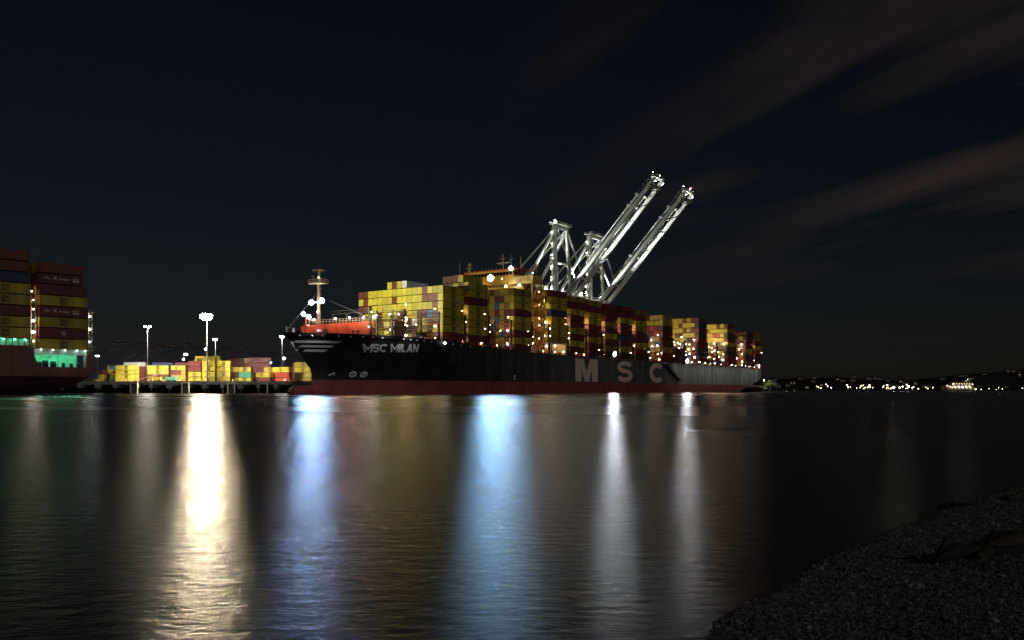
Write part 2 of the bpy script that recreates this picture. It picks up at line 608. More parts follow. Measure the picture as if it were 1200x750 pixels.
def build_beach():
    ys = np.linspace(-25, 44, 140)
    us = np.concatenate([np.linspace(-3, 0, 8)[:-1], np.linspace(0, 12, 50), np.linspace(12, 60, 14)[1:]])
    X = shore_x(ys)[:, None] + us[None, :]
    Y = np.repeat(ys[:, None], len(us), 1)
    Z = beach_z(X, Y)
    v = np.stack([X, Y, Z], -1).reshape(-1, 3)
    n = len(us)
    fs = [(i * n + j, i * n + j + 1, (i + 1) * n + j + 1, (i + 1) * n + j) for i in range(len(ys) - 1) for j in range(n - 1)]
    me = bpy.data.meshes.new('beach')
    me.from_pydata(v.tolist(), [], fs)
    me.materials.append(mat('beach_sand', (0.010, 0.0095, 0.009), 0.8, 0.5, 25, bump=0.6))
    tag(put('beach', me), 'dark pebble beach sloping into the water', None, None, 'structure')
    # pebbles: angular little stones
    rng = np.random.default_rng(3)
    N = 235000
    # denser near the camera: pick stations along the visible wedge
    y = 3.6 + (13.5 - 3.6) * rng.random(N * 2) ** 1.25
    lim = (600 / 1030) * y * 1.06 + 0.3
    sx = shore_x(y) - 0.10
    keep = lim > sx
    y, lim, sx = y[keep], lim[keep], sx[keep]
    x = sx + (lim - sx) * rng.random(len(y))
    # thin out where the strip is narrow
    w = (lim - sx)
    k = rng.random(len(y)) < w / w.max() + 0.05
    x, y = x[k][:N], y[k][:N]
    N = len(x)
    z = beach_z(x, y)
    size = 0.0058 * np.exp(rng.normal(0, 0.42, N)) * (1 + 0.03 * (y - 4))
    base = np.array(OCT, dtype=float)
    V = base[None] * (0.65 + 0.7 * rng.random((N, 6, 1)))
    V += rng.normal(0, 0.13, V.shape)
    sc = np.stack([size * (0.8 + 0.6 * rng.random(N)), size * (0.8 + 0.6 * rng.random(N)), size * (0.55 + 0.4 * rng.random(N))], -1)
    V *= sc[:, None, :]
    a = rng.random(N) * 6.283
    ca, sa = np.cos(a)[:, None], np.sin(a)[:, None]
    tl = rng.normal(0, 0.45, N)
    ct, st = np.cos(tl)[:, None], np.sin(tl)[:, None]
    vx, vy, vz = V[..., 0], V[..., 1], V[..., 2]
    vy, vz = vy * ct - vz * st, vy * st + vz * ct
    vx, vy = vx * ca - vy * sa, vx * sa + vy * ca
    V = np.stack([vx + x[:, None], vy + y[:, None], vz + (z + size * 0.28)[:, None]], -1).reshape(-1, 3)
    F = (np.array(OCTF)[None] + (np.arange(N) * 6)[:, None, None]).reshape(-1, 3)
    me = bpy.data.meshes.new('pebbles')
    me.vertices.add(len(V))
    me.vertices.foreach_set('co', V.ravel())
    me.loops.add(F.size)
    me.loops.foreach_set('vertex_index', F.ravel().astype(np.int32))
    me.polygons.add(len(F))
    me.polygons.foreach_set('loop_start', np.arange(0, F.size, 3, dtype=np.int32))
    me.polygons.foreach_set('loop_total', np.full(len(F), 3, dtype=np.int32))
    tone = np.clip(rng.normal(0.32, 0.26, N), 0, 1)
    pale = rng.random(N) < 0.035
    tone[pale] = 1.0
    tone = tone * .8 + .2 * rng.random(N)
    at = me.attributes.new('tone', 'FLOAT', 'POINT')
    at.data.foreach_set('value', np.repeat(tone, 6))
    me.update()
    m = bpy.data.materials.new('pebble_stone')
    m.use_nodes = True
    nt = m.node_tree
    b = nt.nodes['Principled BSDF']
    b.inputs['Roughness'].default_value = 0.6
    an = nt.nodes.new('ShaderNodeAttribute')
    an.attribute_name = 'tone'
    r = nt.nodes.new('ShaderNodeValToRGB')
    r.color_ramp.elements[0].color = (0.010, 0.010, 0.010, 1)
    r.color_ramp.elements[1].color = (0.36, 0.35, 0.33, 1)
    nt.links.new(an.outputs['Fac'], r.inputs[0])
    nt.links.new(r.outputs[0], b.inputs['Base Color'])
    me.materials.append(m)
    tag(put('pebbles', me), 'small angular dark grey pebbles covering the beach', None, None, 'stuff')


build_beach()


def driftwood(pts, radii, label, m=M_LOG, stubs=()):
    p0 = Vector(pts[0])
    o = thing('driftwood_log', label, 'driftwood', p0, 0)
    rel = [Vector(p) - p0 for p in pts]
    fine, rr = [], []
    for k in range(len(rel) - 1):
        for q in range(4):
            t = q / 4
            p = rel[k].lerp(rel[k + 1], t)
            fine.append(p + Vector((random.uniform(-.01, .01), random.uniform(-.01, .01), random.uniform(-.006, .006))))
            rr.append((radii[k] * (1 - t) + radii[k + 1] * t) * random.uniform(.88, 1.1))
    fine.append(rel[-1])
    rr.append(radii[-1])
    MB().tube(fine, rr, 9).build('trunk', m, o, smooth=True)
    for a, b, r in stubs:
        MB().tube([Vector(a) - p0, Vector(b) - p0], [r, r * .5], 6).build('branch_stub', m, o, smooth=True)
    return o


def bz(x, y, dz=0.0):
    return (x, y, float(beach_z(np.array(x), np.array(y))) + dz)


driftwood([bz(3.05, 5.75, .03), bz(3.35, 6.0, .06), bz(3.75, 6.2, .10), bz(4.2, 6.45, .13)], [.025, .045, .06, .06],
          'pale olive driftwood log slanting out of the pebbles at the right')
driftwood([bz(2.72, 5.72, .03), bz(2.95, 5.85, .05), bz(3.2, 5.9, .03), bz(3.42, 5.86, .02)], [.03, .06, .05, .03],
          'dark knotted driftwood lying beside the pale olive log', M_WEED,
          [(bz(2.78, 5.74, .05), bz(2.86, 5.8, .16), .02), (bz(2.72, 5.72, .03), bz(2.8, 5.6, .12), .016)])
driftwood([bz(5.25, 9.3, .02), bz(5.6, 9.6, .035), bz(6.1, 10.0, .04)], [.03, .04, .03],
          'worn brown log near the top of the beach by the water')
for k, (x, y, s) in enumerate(((4.75, 9.1, .22),)):
    o = thing('seaweed_clump', ('dark seaweed clump at the waterline of the beach',
                                'small seaweed tuft by the worn brown log')[k], 'seaweed', bz(x, y), 0)
    mb = MB()
    for i in range(70):
        a = random.random() * 6.28
        r = s * random.random() ** .6
        px, py = math.cos(a) * r * 1.6, math.sin(a) * r * .5
        h = random.uniform(.005, .03)
        d = Vector((random.uniform(-.08, .08), random.uniform(-.03, .03), 0))
        mb.tube([(px, py, -.01), Vector((px, py, h)) + d * .5, Vector((px, py, h * .4)) + d], [.012, .012, .006], 4)
    tag(mb.build('fronds', M_WEED, o), kind='stuff')

# ================================================================== container building blocks
CW, CH = 2.42, 2.62            # container width and height


def container_mesh(col, L, ch=CH):
    """box with frame rails, recessed side and end panels and corner castings; long axis x, near side at y=0"""
    mb = MB()
    x0, x1, y0, y1, h = 0.0, L, 0.0, CW, ch
    fr = 0.16
    dp = 0.07
    # side panels recessed between the rails
    for y, s in ((y0, 1), (y1, -1)):
        a = [(x0, y, 0), (x1, y, 0), (x1, y, h), (x0, y, h)]
        bq = [(x0 + fr, y, fr), (x1 - fr, y, fr), (x1 - fr, y, h - fr), (x0 + fr, y, h - fr)]
        c = [(p[0], p[1] + s * dp, p[2]) for p in bq]
        for i in range(4):
            j = (i + 1) % 4
            mb.poly([a[i], a[j], bq[j], bq[i]] if s > 0 else [a[j], a[i], bq[i], bq[j]])
            mb.poly([bq[i], bq[j], c[j], c[i]] if s > 0 else [bq[j], bq[i], c[i], c[j]])
        mb.poly(c if s > 0 else c[::-1])
    for x, s in ((x0, 1), (x1, -1)):
        a = [(x, y1, 0), (x, y0, 0), (x, y0, h), (x, y1, h)]
        bq = [(x, y1 - fr, fr), (x, y0 + fr, fr), (x, y0 + fr, h - fr), (x, y1 - fr, h - fr)]
        c = [(p[0] + s * dp, p[1], p[2]) for p in bq]
        for i in range(4):
            j = (i + 1) % 4
            mb.poly([a[i], a[j], bq[j], bq[i]] if s > 0 else [a[j], a[i], bq[i], bq[j]])
            mb.poly([bq[i], bq[j], c[j], c[i]] if s > 0 else [bq[j], bq[i], c[i], c[j]])
        mb.poly(c if s > 0 else c[::-1])
        # door locking bars
        for k in (.3, .43, .57, .7):
            yy = y0 + CW * k
            mb.box(min(x, x + s * .05), max(x, x + s * .05), yy - .03, yy + .03, fr, h - fr)
    mb.poly([(x0, y0, h), (x1, y0, h), (x1, y1, h), (x0, y1, h)])
    mb.poly([(x0, y1, 0), (x1, y1, 0), (x1, y0, 0), (x0, y0, 0)])
    return mb.mesh('shipping_container', PAINT[col])


_cm = {}


def cmesh(col, L, ch=CH):
    k = (col, round(L, 2), ch)
    if k not in _cm:
        _cm[k] = container_mesh(col, L, ch)
    return _cm[k]


def join_meshes(name, parts, m):
    vs, fs, off = [], [], 0
    for me in parts:
        a = bounds(me)
        vs += a.tolist()
        fs += [tuple(i + off for i in p.vertices) for p in me.polygons]
        off += len(a)
    me = bpy.data.meshes.new(name)
    me.from_pydata(vs, [], fs)
    me.materials.append(m)
    return me


def emblem_mesh():
    """square frame with m over sc, near 1.9 m"""
    mb = MB()
    s, t = 0.95, 0.15
    for a in ((-s, s, -s, -s + t), (-s, s, s - t, s), (-s, -s + t, -s + t, s - t), (s - t, s, -s + t, s - t)):
        mb.poly([(a[0], -.03, a[2]), (a[1], -.03, a[2]), (a[1], -.03, a[3]), (a[0], -.03, a[3])])
    fr = mb.mesh('frame', M_EMBLEM)
    a = text_mesh('m', 1, 'm', M_EMBLEM, bold=0.03)
    fit_text(a, -.66, .66, .05, .68)
    b = text_mesh('sc', 1, 'sc', M_EMBLEM, bold=0.03)
    fit_text(b, -.66, .66, -.70, -.08)
    for q in (a, b):
        c = bounds(q)
        c[:, 1] = -.03
        q.vertices.foreach_set('co', c.ravel())
    return join_meshes('emblem', [fr, a, b], M_EMBLEM)


EMBLEM = emblem_mesh()


def factor_lettering():
    parts = []
    for s, x0, x1, z0, z1 in (('The', 1.2, 2.75, 1.15, 1.75), ('X', 3.4, 4.5, 1.05, 2.05), ('Factor', 5.0, 7.9, 1.10, 1.72)):
        me = text_mesh(s, 1, 'lettering', M_WHITELET, bold=0.02)
        fit_text(me, x0, x1, z0, z1)
        c = bounds(me)
        c[:, 1] = .05
        me.vertices.foreach_set('co', c.ravel())
        parts.append(me)
    # the small two-line block at the end: a row of strokes over a solid bar, too small to read
    mb = MB()
    for k in range(6):
        x = 8.5 + k * .28
        mb.poly([(x, .05, 1.5), (x + .13, .05, 1.5), (x + .06, .05, 1.9), (x - .07, .05, 1.9)])
    for k in range(3):
        x = 8.5 + k * .56
        mb.poly([(x, .05, .8), (x + .48, .05, .8), (x + .48, .05, 1.32), (x, .05, 1.32)])
    parts.append(mb.mesh('block', M_WHITELET))
    return join_meshes('lettering', parts, M_WHITELET)


FACTOR = factor_lettering()


def container(col, L, loc, rz, label, group, emblem=None, ch=CH):
    o = put('shipping_container', cmesh(col, L, ch), None, loc, rz)
    tag(o, label, 'container', group)
    if emblem == 'msc':
        put('emblem', EMBLEM, o, (L * .5, .035, ch * .5)).scale = (min(1, ch / 2.62),) * 3
    elif emblem == 'factor':
        put('lettering', FACTOR, o, (0, 0, 0))
    elif emblem == 'tag':
        me = MB()
        me.poly([(-.45, .03, .3), (.45, .03, .3), (.45, .03, .55), (-.45, .03, .55)])
        me.poly([(-.5, .03, -.35), (.5, .03, -.35), (.5, .03, .0), (-.5, .03, .0)])
        put('lettering', me.mesh('lettering', M_WHITELET), o, (L * .5, 0, ch * .5))
    return o


ORD = ['', 'first', 'second', 'third', 'fourth', 'fifth', 'sixth', 'seventh', 'eighth', 'ninth', 'tenth', 'eleventh',
       'twelfth', 'thirteenth', 'fourteenth', 'fifteenth', 'sixteenth', 'seventeenth', 'eighteenth']


# ================================================================== the big black container ship
TH = 2.9                        # tier pitch
SHIP_P = (-25.5, 324.0)
SHIP_RZ = math.atan2(0.82, 0.572)
M_SHIP = Matrix.Translation((SHIP_P[0], SHIP_P[1], 0)) @ Matrix.Rotation(SHIP_RZ, 4, 'Z')
BEAM = 44.0
LEN = 347.0
ship = thing('container_ship', 'long black container ship with red waterline and MSC lettering, moored by the cranes', 'container ship',
             (SHIP_P[0], SHIP_P[1], 0), SHIP_RZ)

STEM_Z = [-3, 0, 3.5, 5.8, 8.5, 10.7, 14.6, 18.7, 20.5]
STEM_T = [-42, -43, -43.4, -43.4, -44.2, -46.5, -49.5, -54.5, -56.5]
DECK_T = [-60, -30, 0, 28, 58, 100, 200, 347]
DECK_Z = [20.5, 20.3, 19.7, 18.4, 17.4, 17.0, 16.6, 15.9]


def deck_z(t):
    return float(np.interp(t, DECK_T, DECK_Z))


def half_beam(t, z):
    st = np.interp(z, STEM_Z, STEM_T)
    en = np.interp(z, [0, 5, 12, 20.5], [105, 95, 72, 52])
    p = np.interp(z, [0, 20], [1.9, 2.5])
    u = min(max((t - st) / en, 0.0), 1.0)
    b = BEAM / 2 * (1 - (1 - u) ** p)
    if t > 300:                                  # the run narrows a little to the transom, more so low down
        k = (t - 300) / 47
        b *= 1 - 0.10 * k ** 2 * max(0.0, 1 - z / 14)
    return float(b)


def keel_z(t):
    return -3.0 if t < 285 else float(np.interp(t, [285, 300, 318, 335, 347], [-3, 0.0, 3.4, 6.9, 9.4]))


def side_w(t, z):
    return BEAM / 2 - half_beam(t, z)


def build_hull():
    low = [0.0, 0.16, 0.38, 0.62, 0.82, 1.0]
    ts_n = np.concatenate([np.linspace(0, 1, 26) ** 1.35 * 110])     # distance behind the stem
    tail = np.concatenate([np.linspace(110 - 43, 285, 24)[1:], np.linspace(285, 347, 14)[1:]])
    BOOT = 4.9
    cols = []
    for k in range(len(ts_n) + len(tail)):
        prof = []
        for side_lv in range(4 + 8):
            if k < len(ts_n):
                # follow the raked stem
                tz = None
                zz = [-3, -.5, 2.2, BOOT][side_lv] if side_lv < 4 else None
                if zz is None:
                    q = (side_lv - 4 + 1) / 8
                    zz = BOOT + (20.4 - BOOT) * q
                st = float(np.interp(zz, STEM_Z, STEM_T))
                frac = ts_n[k] / 110
                t = st + (67 - st) * frac
                if side_lv >= 4:
                    q = (side_lv - 4 + 1) / 8
                    zz = BOOT + (deck_z(t) - BOOT) * q
            else:
                t = float(tail[k - len(ts_n)])
                kz = keel_z(t)
                if side_lv < 4:
                    zz = max([-3, -.5, 2.2, BOOT][side_lv], kz)
                else:
                    q = (side_lv - 4 + 1) / 8
                    zz = max(BOOT, kz) + (deck_z(t) - max(BOOT, kz)) * q
            prof.append((t, zz, half_beam(t, zz)))
        cols.append(prof)
    mb = MB()
    n = len(cols[0])
    for sgn in (-1, 1):
        base = len(mb.v)
        for prof in cols:
            for (t, z, b) in prof:
                mb.v.append((t, BEAM / 2 + sgn * b, z))
        for i in range(len(cols) - 1):
            for j in range(n - 1):
                a = base + i * n + j
                q = (a, a + n, a + n + 1, a + 1)
                zs = [mb.v[x][2] for x in q]
                if max(zs) - min(zs) < 1e-4:
                    continue
                mb.f.append(q if sgn < 0 else q[::-1])
                mb.m.append(1 if j < 3 else 0)
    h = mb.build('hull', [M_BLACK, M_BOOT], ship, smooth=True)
    # underside of the counter, transom and main deck
    mb = MB()
    for i in range(len(cols) - 1):
        a, b = cols[i], cols[i + 1]
        mb.poly([(a[0][0], BEAM / 2 - a[0][2], a[0][1]), (a[0][0], BEAM / 2 + a[0][2], a[0][1]),
                 (b[0][0], BEAM / 2 + b[0][2], b[0][1]), (b[0][0], BEAM / 2 - b[0][2], b[0][1])], 1)
    e = cols[-1]
    for j in range(n - 1):
        if e[j + 1][1] - e[j][1] > 1e-4:
            mb.poly([(e[j][0], BEAM / 2 - e[j][2], e[j][1]), (e[j][0], BEAM / 2 + e[j][2], e[j][1]),
                     (e[j + 1][0], BEAM / 2 + e[j + 1][2], e[j + 1][1]), (e[j + 1][0], BEAM / 2 - e[j + 1][2], e[j + 1][1])], 0)
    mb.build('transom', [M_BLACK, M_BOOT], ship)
    mb = MB()
    for i in range(len(cols) - 1):
        a, b = cols[i][-1], cols[i + 1][-1]
        mb.poly([(a[0], BEAM / 2 - a[2], a[1] - 1.1), (b[0], BEAM / 2 - b[2], b[1] - 1.1),
                 (b[0], BEAM / 2 + b[2], b[1] - 1.1), (a[0], BEAM / 2 + a[2], a[1] - 1.1)])
    mb.build('main_deck', M_DECK, ship)
    return cols


HULL = build_hull()

# bulbous bow
mb = MB()
pts, rr = [], []
for k in range(11):
    a = k / 10
    pts.append((-53.4 + 16 * a ** 1.6, BEAM / 2, 0.35))
    rr.append(.2 + 2.55 * math.sqrt(1 - (1 - min(1, a * 1.55)) ** 2))
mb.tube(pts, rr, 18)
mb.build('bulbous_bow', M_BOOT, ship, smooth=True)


def on_hull(me, t0, t1, z0, z1, off=0.12, name='lettering', slope=0.0, shear=0.0):
    """wrap flat lettering on the port side of the hull"""
    a = bounds(me)
    lo, hi = a.min(0), a.max(0)
    for v in me.vertices:
        u = (v.co.x - lo[0]) / (hi[0] - lo[0])
        q = (v.co.y - lo[1]) / (hi[1] - lo[1])
        t = t0 + (t1 - t0) * u
        z = z0 + (z1 - z0) * q + slope * (t - t0)
        t += shear * q * (1 - .55 * u)
        v.co = (t, side_w(t, z) - off, z)
    me.update()
    return put(name, me, ship)


def subdivided(me, cuts=2):
    bm = bmesh.new()
    bm.from_mesh(me)
    bmesh.ops.triangulate(bm, faces=bm.faces[:])
    bmesh.ops.subdivide_edges(bm, edges=bm.edges[:], cuts=cuts)
    bm.to_mesh(me)
    bm.free()
    return me




def stroke(pts, wd):
    """a thick pen stroke through 2-D points, mitred"""
    me = MB()
    L, Rr = [], []
    for k, p in enumerate(pts):
        a = Vector((*pts[max(0, k - 1)], 0))
        b = Vector((*pts[min(len(pts) - 1, k + 1)], 0))
        d = (b - a).normalized()
        nn = Vector((-d.y, d.x, 0)) * wd / 2
        L.append(Vector((*p, 0)) + nn)
        Rr.append(Vector((*p, 0)) - nn)
    for k in range(len(pts) - 1):
        me.poly([Rr[k], Rr[k + 1], L[k + 1], L[k]])
    return me


def block_letter(ch):
    if ch == 'm':
        mb = MB()
        for q in ([(0, 0), (.2, 0), (.2, 1), (0, 1)], [(.8, 0), (1, 0), (1, 1), (.8, 1)], [(.2, 1), (.2, .66), (.5, .18), (.5, .52)], [(.8, .66), (.8, 1), (.5, .52), (.5, .18)]):
            mb.poly([(x, y, 0) for x, y in q])
        return mb.mesh('letter', M_LETTER)
    if ch == 'M':
        mb = MB()
        for q in ([(0, 0), (.27, 0), (.27, 1), (0, 1)], [(.73, 0), (1, 0), (1, 1), (.73, 1)],
                  [(.271, 1), (.271, .62), (.42, 0), (.50, .36), (.40, 1)][:0] or [(.271, .55), (.40, 0), (.5, 0), (.5, .42), (.36, 1), (.271, 1)],
                  [(.729, .55), (.729, 1), (.64, 1), (.5, .42), (.5, 0), (.60, 0)]):
            mb.poly([(x, y, 0) for x, y in q])
        return mb.mesh('letter', M_LETTER)
    arc = lambda cx, cy, rx, ry, a0, a1, n=12: [(cx + rx * math.cos(R(a0 + (a1 - a0) * k / n)), cy + ry * math.sin(R(a0 + (a1 - a0) * k / n))) for k in range(n + 1)]
    if ch == 'C':
        return stroke(arc(.5, .5, .37, .39, 42, 318, 22), .24).mesh('letter', M_LETTER)
    p = arc(.5, .71, .35, .18, 20, 270, 14) + arc(.5, .31, .36, .21, 90, -165, 14)[1:]
    return stroke(p, .22).mesh('letter', M_LETTER)


def ship_name():
    poly = {'I': [[(0, 0), (1, 0), (1, 1), (0, 1)]],
            'L': [[(0, 0), (.36, 0), (.36, 1), (0, 1)], [(.36, 0), (1, 0), (1, .24), (.36, .24)]],
            'A': [[(0, 0), (.27, 0), (.62, 1), (.38, 1)], [(.73, 0), (1, 0), (.62, 1), (.5, .66)], [(.29, .2), (.71, .2), (.64, .4), (.36, .4)]],
            'N': [[(0, 0), (.27, 0), (.27, 1), (0, 1)], [(.73, 0), (1, 0), (1, 1), (.73, 1)], [(.27, 1), (.27, .62), (.73, 0), (.73, .38)]]}
    wd = {'M': 1.25, 'S': .95, 'C': 1.0, ' ': .5, 'I': .30, 'L': .8, 'A': 1.1, 'N': 1.0}
    word, gap = 'MSC MILAN', .27
    tot = sum(wd[c] for c in word) + gap * (len(word) - 1)
    x, t0, t1 = 0.0, -30.6, -11.4
    for c in word:
        a = t0 + (t1 - t0) * x / tot
        b = t0 + (t1 - t0) * (x + wd[c]) / tot
        x += wd[c] + gap
        if c == ' ':
            continue
        if c in poly:
            mb = MB()
            for q in poly[c]:
                mb.poly([(u, v, 0) for u, v in q])
            me = mb.mesh('letter', M_NAME)
        else:
            me = block_letter('m' if c == 'M' else c)
            me.materials.clear()
            me.materials.append(M_NAME)
        on_hull(subdivided(me, 1), a, b, 14.4 + .03 * (a - t0), 17.2 + .03 * (a - t0), .24, 'name_letter', .03, -2.7 * (1 - .5 * (a - t0) / (t1 - t0)))


ship_name()
for ch, t0, t1 in (('M', 95.1, 116.0), ('S', 135.4, 152.2), ('C', 171.4, 187.0)):
    on_hull(block_letter(ch), t0, t1, 5.4, 16.0, .06, 'large_letter')
# three pale stripes at the bow
for z0, z1, t0, t1 in ((17.2, 17.95, -52.6, -40.5), (15.75, 16.45, -50.4, -41.6), (14.3, 15.1, -48.6, -42.6)):
    mb = MB()
    n = 14
    for k in range(n):
        a, b = t0 + (t1 - t0) * k / n, t0 + (t1 - t0) * (k + 1) / n
        cut = lambda t, z: t + (z - z0) * .9
        mb.poly([(cut(a, z0), side_w(cut(a, z0), z0) - .15, z0), (cut(b, z0), side_w(cut(b, z0), z0) - .15, z0),
                 (cut(b, z1), side_w(cut(b, z1), z1) - .15, z1), (cut(a, z1), side_w(cut(a, z1), z1) - .15, z1)])
    mb.build('bow_stripe', M_NAME, ship)
# anchor pocket with its anchor, bow thruster and bulb marks
mb = MB()
for (t, z, rx) in ((-52.6, 15.6, 1.0),):
    pass
o = put('anchor_pocket', MB().beam((-52.9, side_w(-52.9, 17.6) - .1, 17.6), (-50.2, side_w(-50.2, 14.8) - .1, 14.8), .3, 1.3).mesh('anchor_pocket', M_NAME), ship)
MB().beam((-51.9, side_w(-51.9, 16.6) - .6, 16.9), (-50.9, side_w(-50.9, 15.2) - .6, 15.0), .35, .35).beam(
    (-51.7, side_w(-51.7, 15.3) - .65, 15.5), (-49.9, side_w(-49.9, 15.4) - .65, 15.7), .35, .3).build('anchor', M_STEEL, o)
for t, kind in ((-30.6, 1), (-26.8, 1), (-37.6, 0)):
    mb = MB()
    z = 6.9
    r = 1.05
    if kind:
        for k in range(16):
            a, b = k / 16 * 6.2832, (k + 1) / 16 * 6.2832
            pts = []
            for (aa, q) in ((a, r), (b, r), (b, r * .72), (a, r * .72)):
                tt, z_ = t + math.cos(aa) * q * 1.2, z + math.sin(aa) * q
                pts.append((tt, side_w(tt, z_) - .15, z_))
            mb.poly(pts)
        for aa in (.785, 2.356):
            d = (math.cos(aa), math.sin(aa))
            mb.beam((t - d[0] * r, side_w(t - d[0], z - d[1]) - .1, z - d[1] * r), (t + d[0] * r, side_w(t + d[0], z + d[1]) - .1, z + d[1] * r), .1, .2)
    else:
        mb.beam((t - .9, side_w(t - .9, z - .5) - .1, z - .5), (t + .9, side_w(t + .9, z + .5) - .1, z + .5), .1, .35)
        mb.beam((t + .9, side_w(t + .9, z - .6) - .1, z - .6), (t + .9, side_w(t + .9, z + .7) - .1, z + .7), .1, .3)
    mb.build('thruster_mark' if kind else 'bulb_mark', M_NAME, ship)
# draught and pilot marks
MB().box(46.0, 46.9, -.12, .02, 5.6, 7.6).build('pilot_mark', M_WHITELET, ship)
# fairleads: pale plates along the bow bulwark, the light of the openings put into their colour
for t in (-52, -49, -46.4, -42, -38.5, -34.6, -28, -19.5, -16.6, -13.6, -10.2, -6.4, -3.2, 1, 6, 11, 16.5):
    z = deck_z(t) - .85
    put('fairlead', MB().beam((t - .22, side_w(t - .22, z) - .05, z), (t + .22, side_w(t + .22, z) - .05, z), .25, .42).mesh('fairlead', M_NAME), ship)
# rubbing plates: weld seams of the side shell, proud strips
mb = MB()
for t in range(60, 345, 9):
    kz = max(5.2, keel_z(t) + .5)
    mb.box(t, t + .12, side_w(t, 9) - .04, side_w(t, 9) + .1, kz, deck_z(t) - .6)
for z in (8.4, 12.2):
    mb.box(58, 325, -.045, .05, z, z + .14)
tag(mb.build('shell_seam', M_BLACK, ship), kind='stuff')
# folded gangway ladder on the side
g = put('gangway', MB().beam((187.6, -1.0, 15.8), (208, -1.0, 6.8), 1.6, .9).mesh('gangway', M_STEEL), ship)
mb = MB()
for k in range(12):
    a = k / 11
    p = Vector((187.6, -1.9, 16.3)).lerp(Vector((208, -1.9, 7.3)), a)
    mb.beam(p, p + Vector((0, 0, 1.0)), .1)
mb.beam((187.6, -1.9, 17.3), (208, -1.9, 8.3), .1)
mb.build('handrail', M_STEEL, g)

# ---- forecastle
brk = MB()
for sgn in (-1, 1):
    a = Vector((-48.5, BEAM / 2 + sgn * .02, 19.4))
    b = Vector((-31.5, BEAM / 2 + sgn * 17.2, 19.2))
    up_a, up_b = Vector((0, 0, 3.6)), Vector((0, 0, 5.9))
    th = Vector((.3, 0, 0))
    if sgn < 0:
        p = [b, a, a + th, b + th]
    else:
        p = [a, b, b + th, a + th]
    top = [q + (up_a if (q - a).length < 2 else up_b) for q in p]
    brk.hexa(p + top)
wall = brk.build('breakwater', M_ORANGE, ship)
# stiffeners and doors on the breakwater (port)
for k in range(7):
    f = (k + .5) / 7
    p = Vector((-48.5, BEAM / 2, 19.4)).lerp(Vector((-31.5, BEAM / 2 - 17.2, 19.2)), f)
    if k in (5,):
        continue
    MB().beam(p + Vector((-.12, -.1, 0)), p + Vector((-.12, -.1, 3.5 + 2.2 * f)), .18, .18).build('stiffener', M_ORANGE, wall)
for f in (.70, .77):
    p = Vector((-48.5, BEAM / 2, 19.4)).lerp(Vector((-31.5, BEAM / 2 - 17.2, 19.2)), f)
    q = p + Vector((.55, -.55, 0))
    MB().beam(p + Vector((-.12, -.12, 2.1)), q + Vector((-.12, -.12, 2.1)), .12, 1.1).build('hatch_door', M_STEEL, wall)
# deck house and windlasses behind the stem
for w in (15.5, 28.5):
    d = put('windlass', MB().tube([(-46.0, w - 1.8, 20.7), (-46.0, w + 1.8, 20.7)], .8, 12).box(-46.9, -45.1, w - 2.2, w - 1.8, 19.2, 21.4).box(
        -46.9, -45.1, w + 1.8, w + 2.2, 19.2, 21.4).mesh('windlass', M_ORANGE), ship)
    MB().tube([(-46.0, w - 2.7, 20.7), (-46.0, w - 2.25, 20.7)], 1.15, 12).build('gypsy_wheel', M_STEEL, d)
# bow post and little stemhead fitting
MB().beam((-54.8, BEAM / 2, 19.2), (-54.8, BEAM / 2, 22.4), .35).beam((-55.0, BEAM / 2 - .5, 21.3), (-54.5, BEAM / 2 + .5, 21.3), .25).build(
    'bow_jackstaff', M_WHITE, ship)
MB().box(-53.4, -52.6, 20.4, 21.1, 19.3, 22.0).build('stemhead_locker', M_NAME, ship)
# red side post with lamp
MB().beam((-46.4, 22, 19.2), (-46.4, 22, 26.4), .7).build('lamp_post', M_ORANGE, ship)

# raised walkway with railings behind the breakwater
mb = MB()
A0, B0 = Vector((-46.2, BEAM / 2, 23.6)), Vector((-29.8, 5.2, 24.9))
mb.beam(A0, B0, 1.2, .18)
wk = mb.build('walkway', M_STEEL, ship)
mb = MB()
for k in range(22):
    p = A0.lerp(B0, k / 21)
    mb.beam(p, p + Vector((0, 0, 1.5)), .12)
for dz in (.8, 1.5):
    mb.beam(A0 + Vector((0, 0, dz)), B0 + Vector((0, 0, dz)), .1)
mb.build('railing', M_BEIGE, wk)
for k, f in enumerate((.12, .42, .62, .82, .96)):
    lamp(ship, A0.lerp(B0, f) + Vector((-3.0, -3.0, 1.3)), .30, E_RAILPINK if k < 3 else E_RAILWHITE)
    MB().beam(A0.lerp(B0, f) + Vector((0, 0, 1.5)), A0.lerp(B0, f) + Vector((-2.8, -2.8, 1.6)), .12).build('lamp_arm', M_STEEL, wk)

# foremast
FM = Vector((-40.5, 22, 19.2))
mast = put('foremast', MB().tube([FM, FM + Vector((0, 0, 14)), FM + Vector((0, 0, 23.6))], [.75, .6, .42], 12).mesh('foremast', M_BEIGE), ship)
MB().box(-42.4, -38.8, 18.9, 25.1, 38.0, 38.3).build('crosstree', M_BEIGE, mast)
mb = MB()
for x, y in ((-42.3, 19), (-42.3, 25), (-38.9, 19), (-38.9, 25), (-42.3, 22), (-38.9, 22)):
    mb.beam((x, y, 38.3), (x, y, 39.5), .12)
for z in (38.9, 39.5):
    for a, b in (((-42.3, 19), (-42.3, 25)), ((-42.3, 25), (-38.9, 25)), ((-38.9, 25), (-38.9, 19)), ((-38.9, 19), (-42.3, 19))):
        mb.beam((*a, z), (*b, z), .1)
mb.build('railing', M_BEIGE, mast)
MB().box(-41.9, -39.1, 19.9, 23.9, 42.5, 42.8).build('top_platform', M_BEIGE, mast)
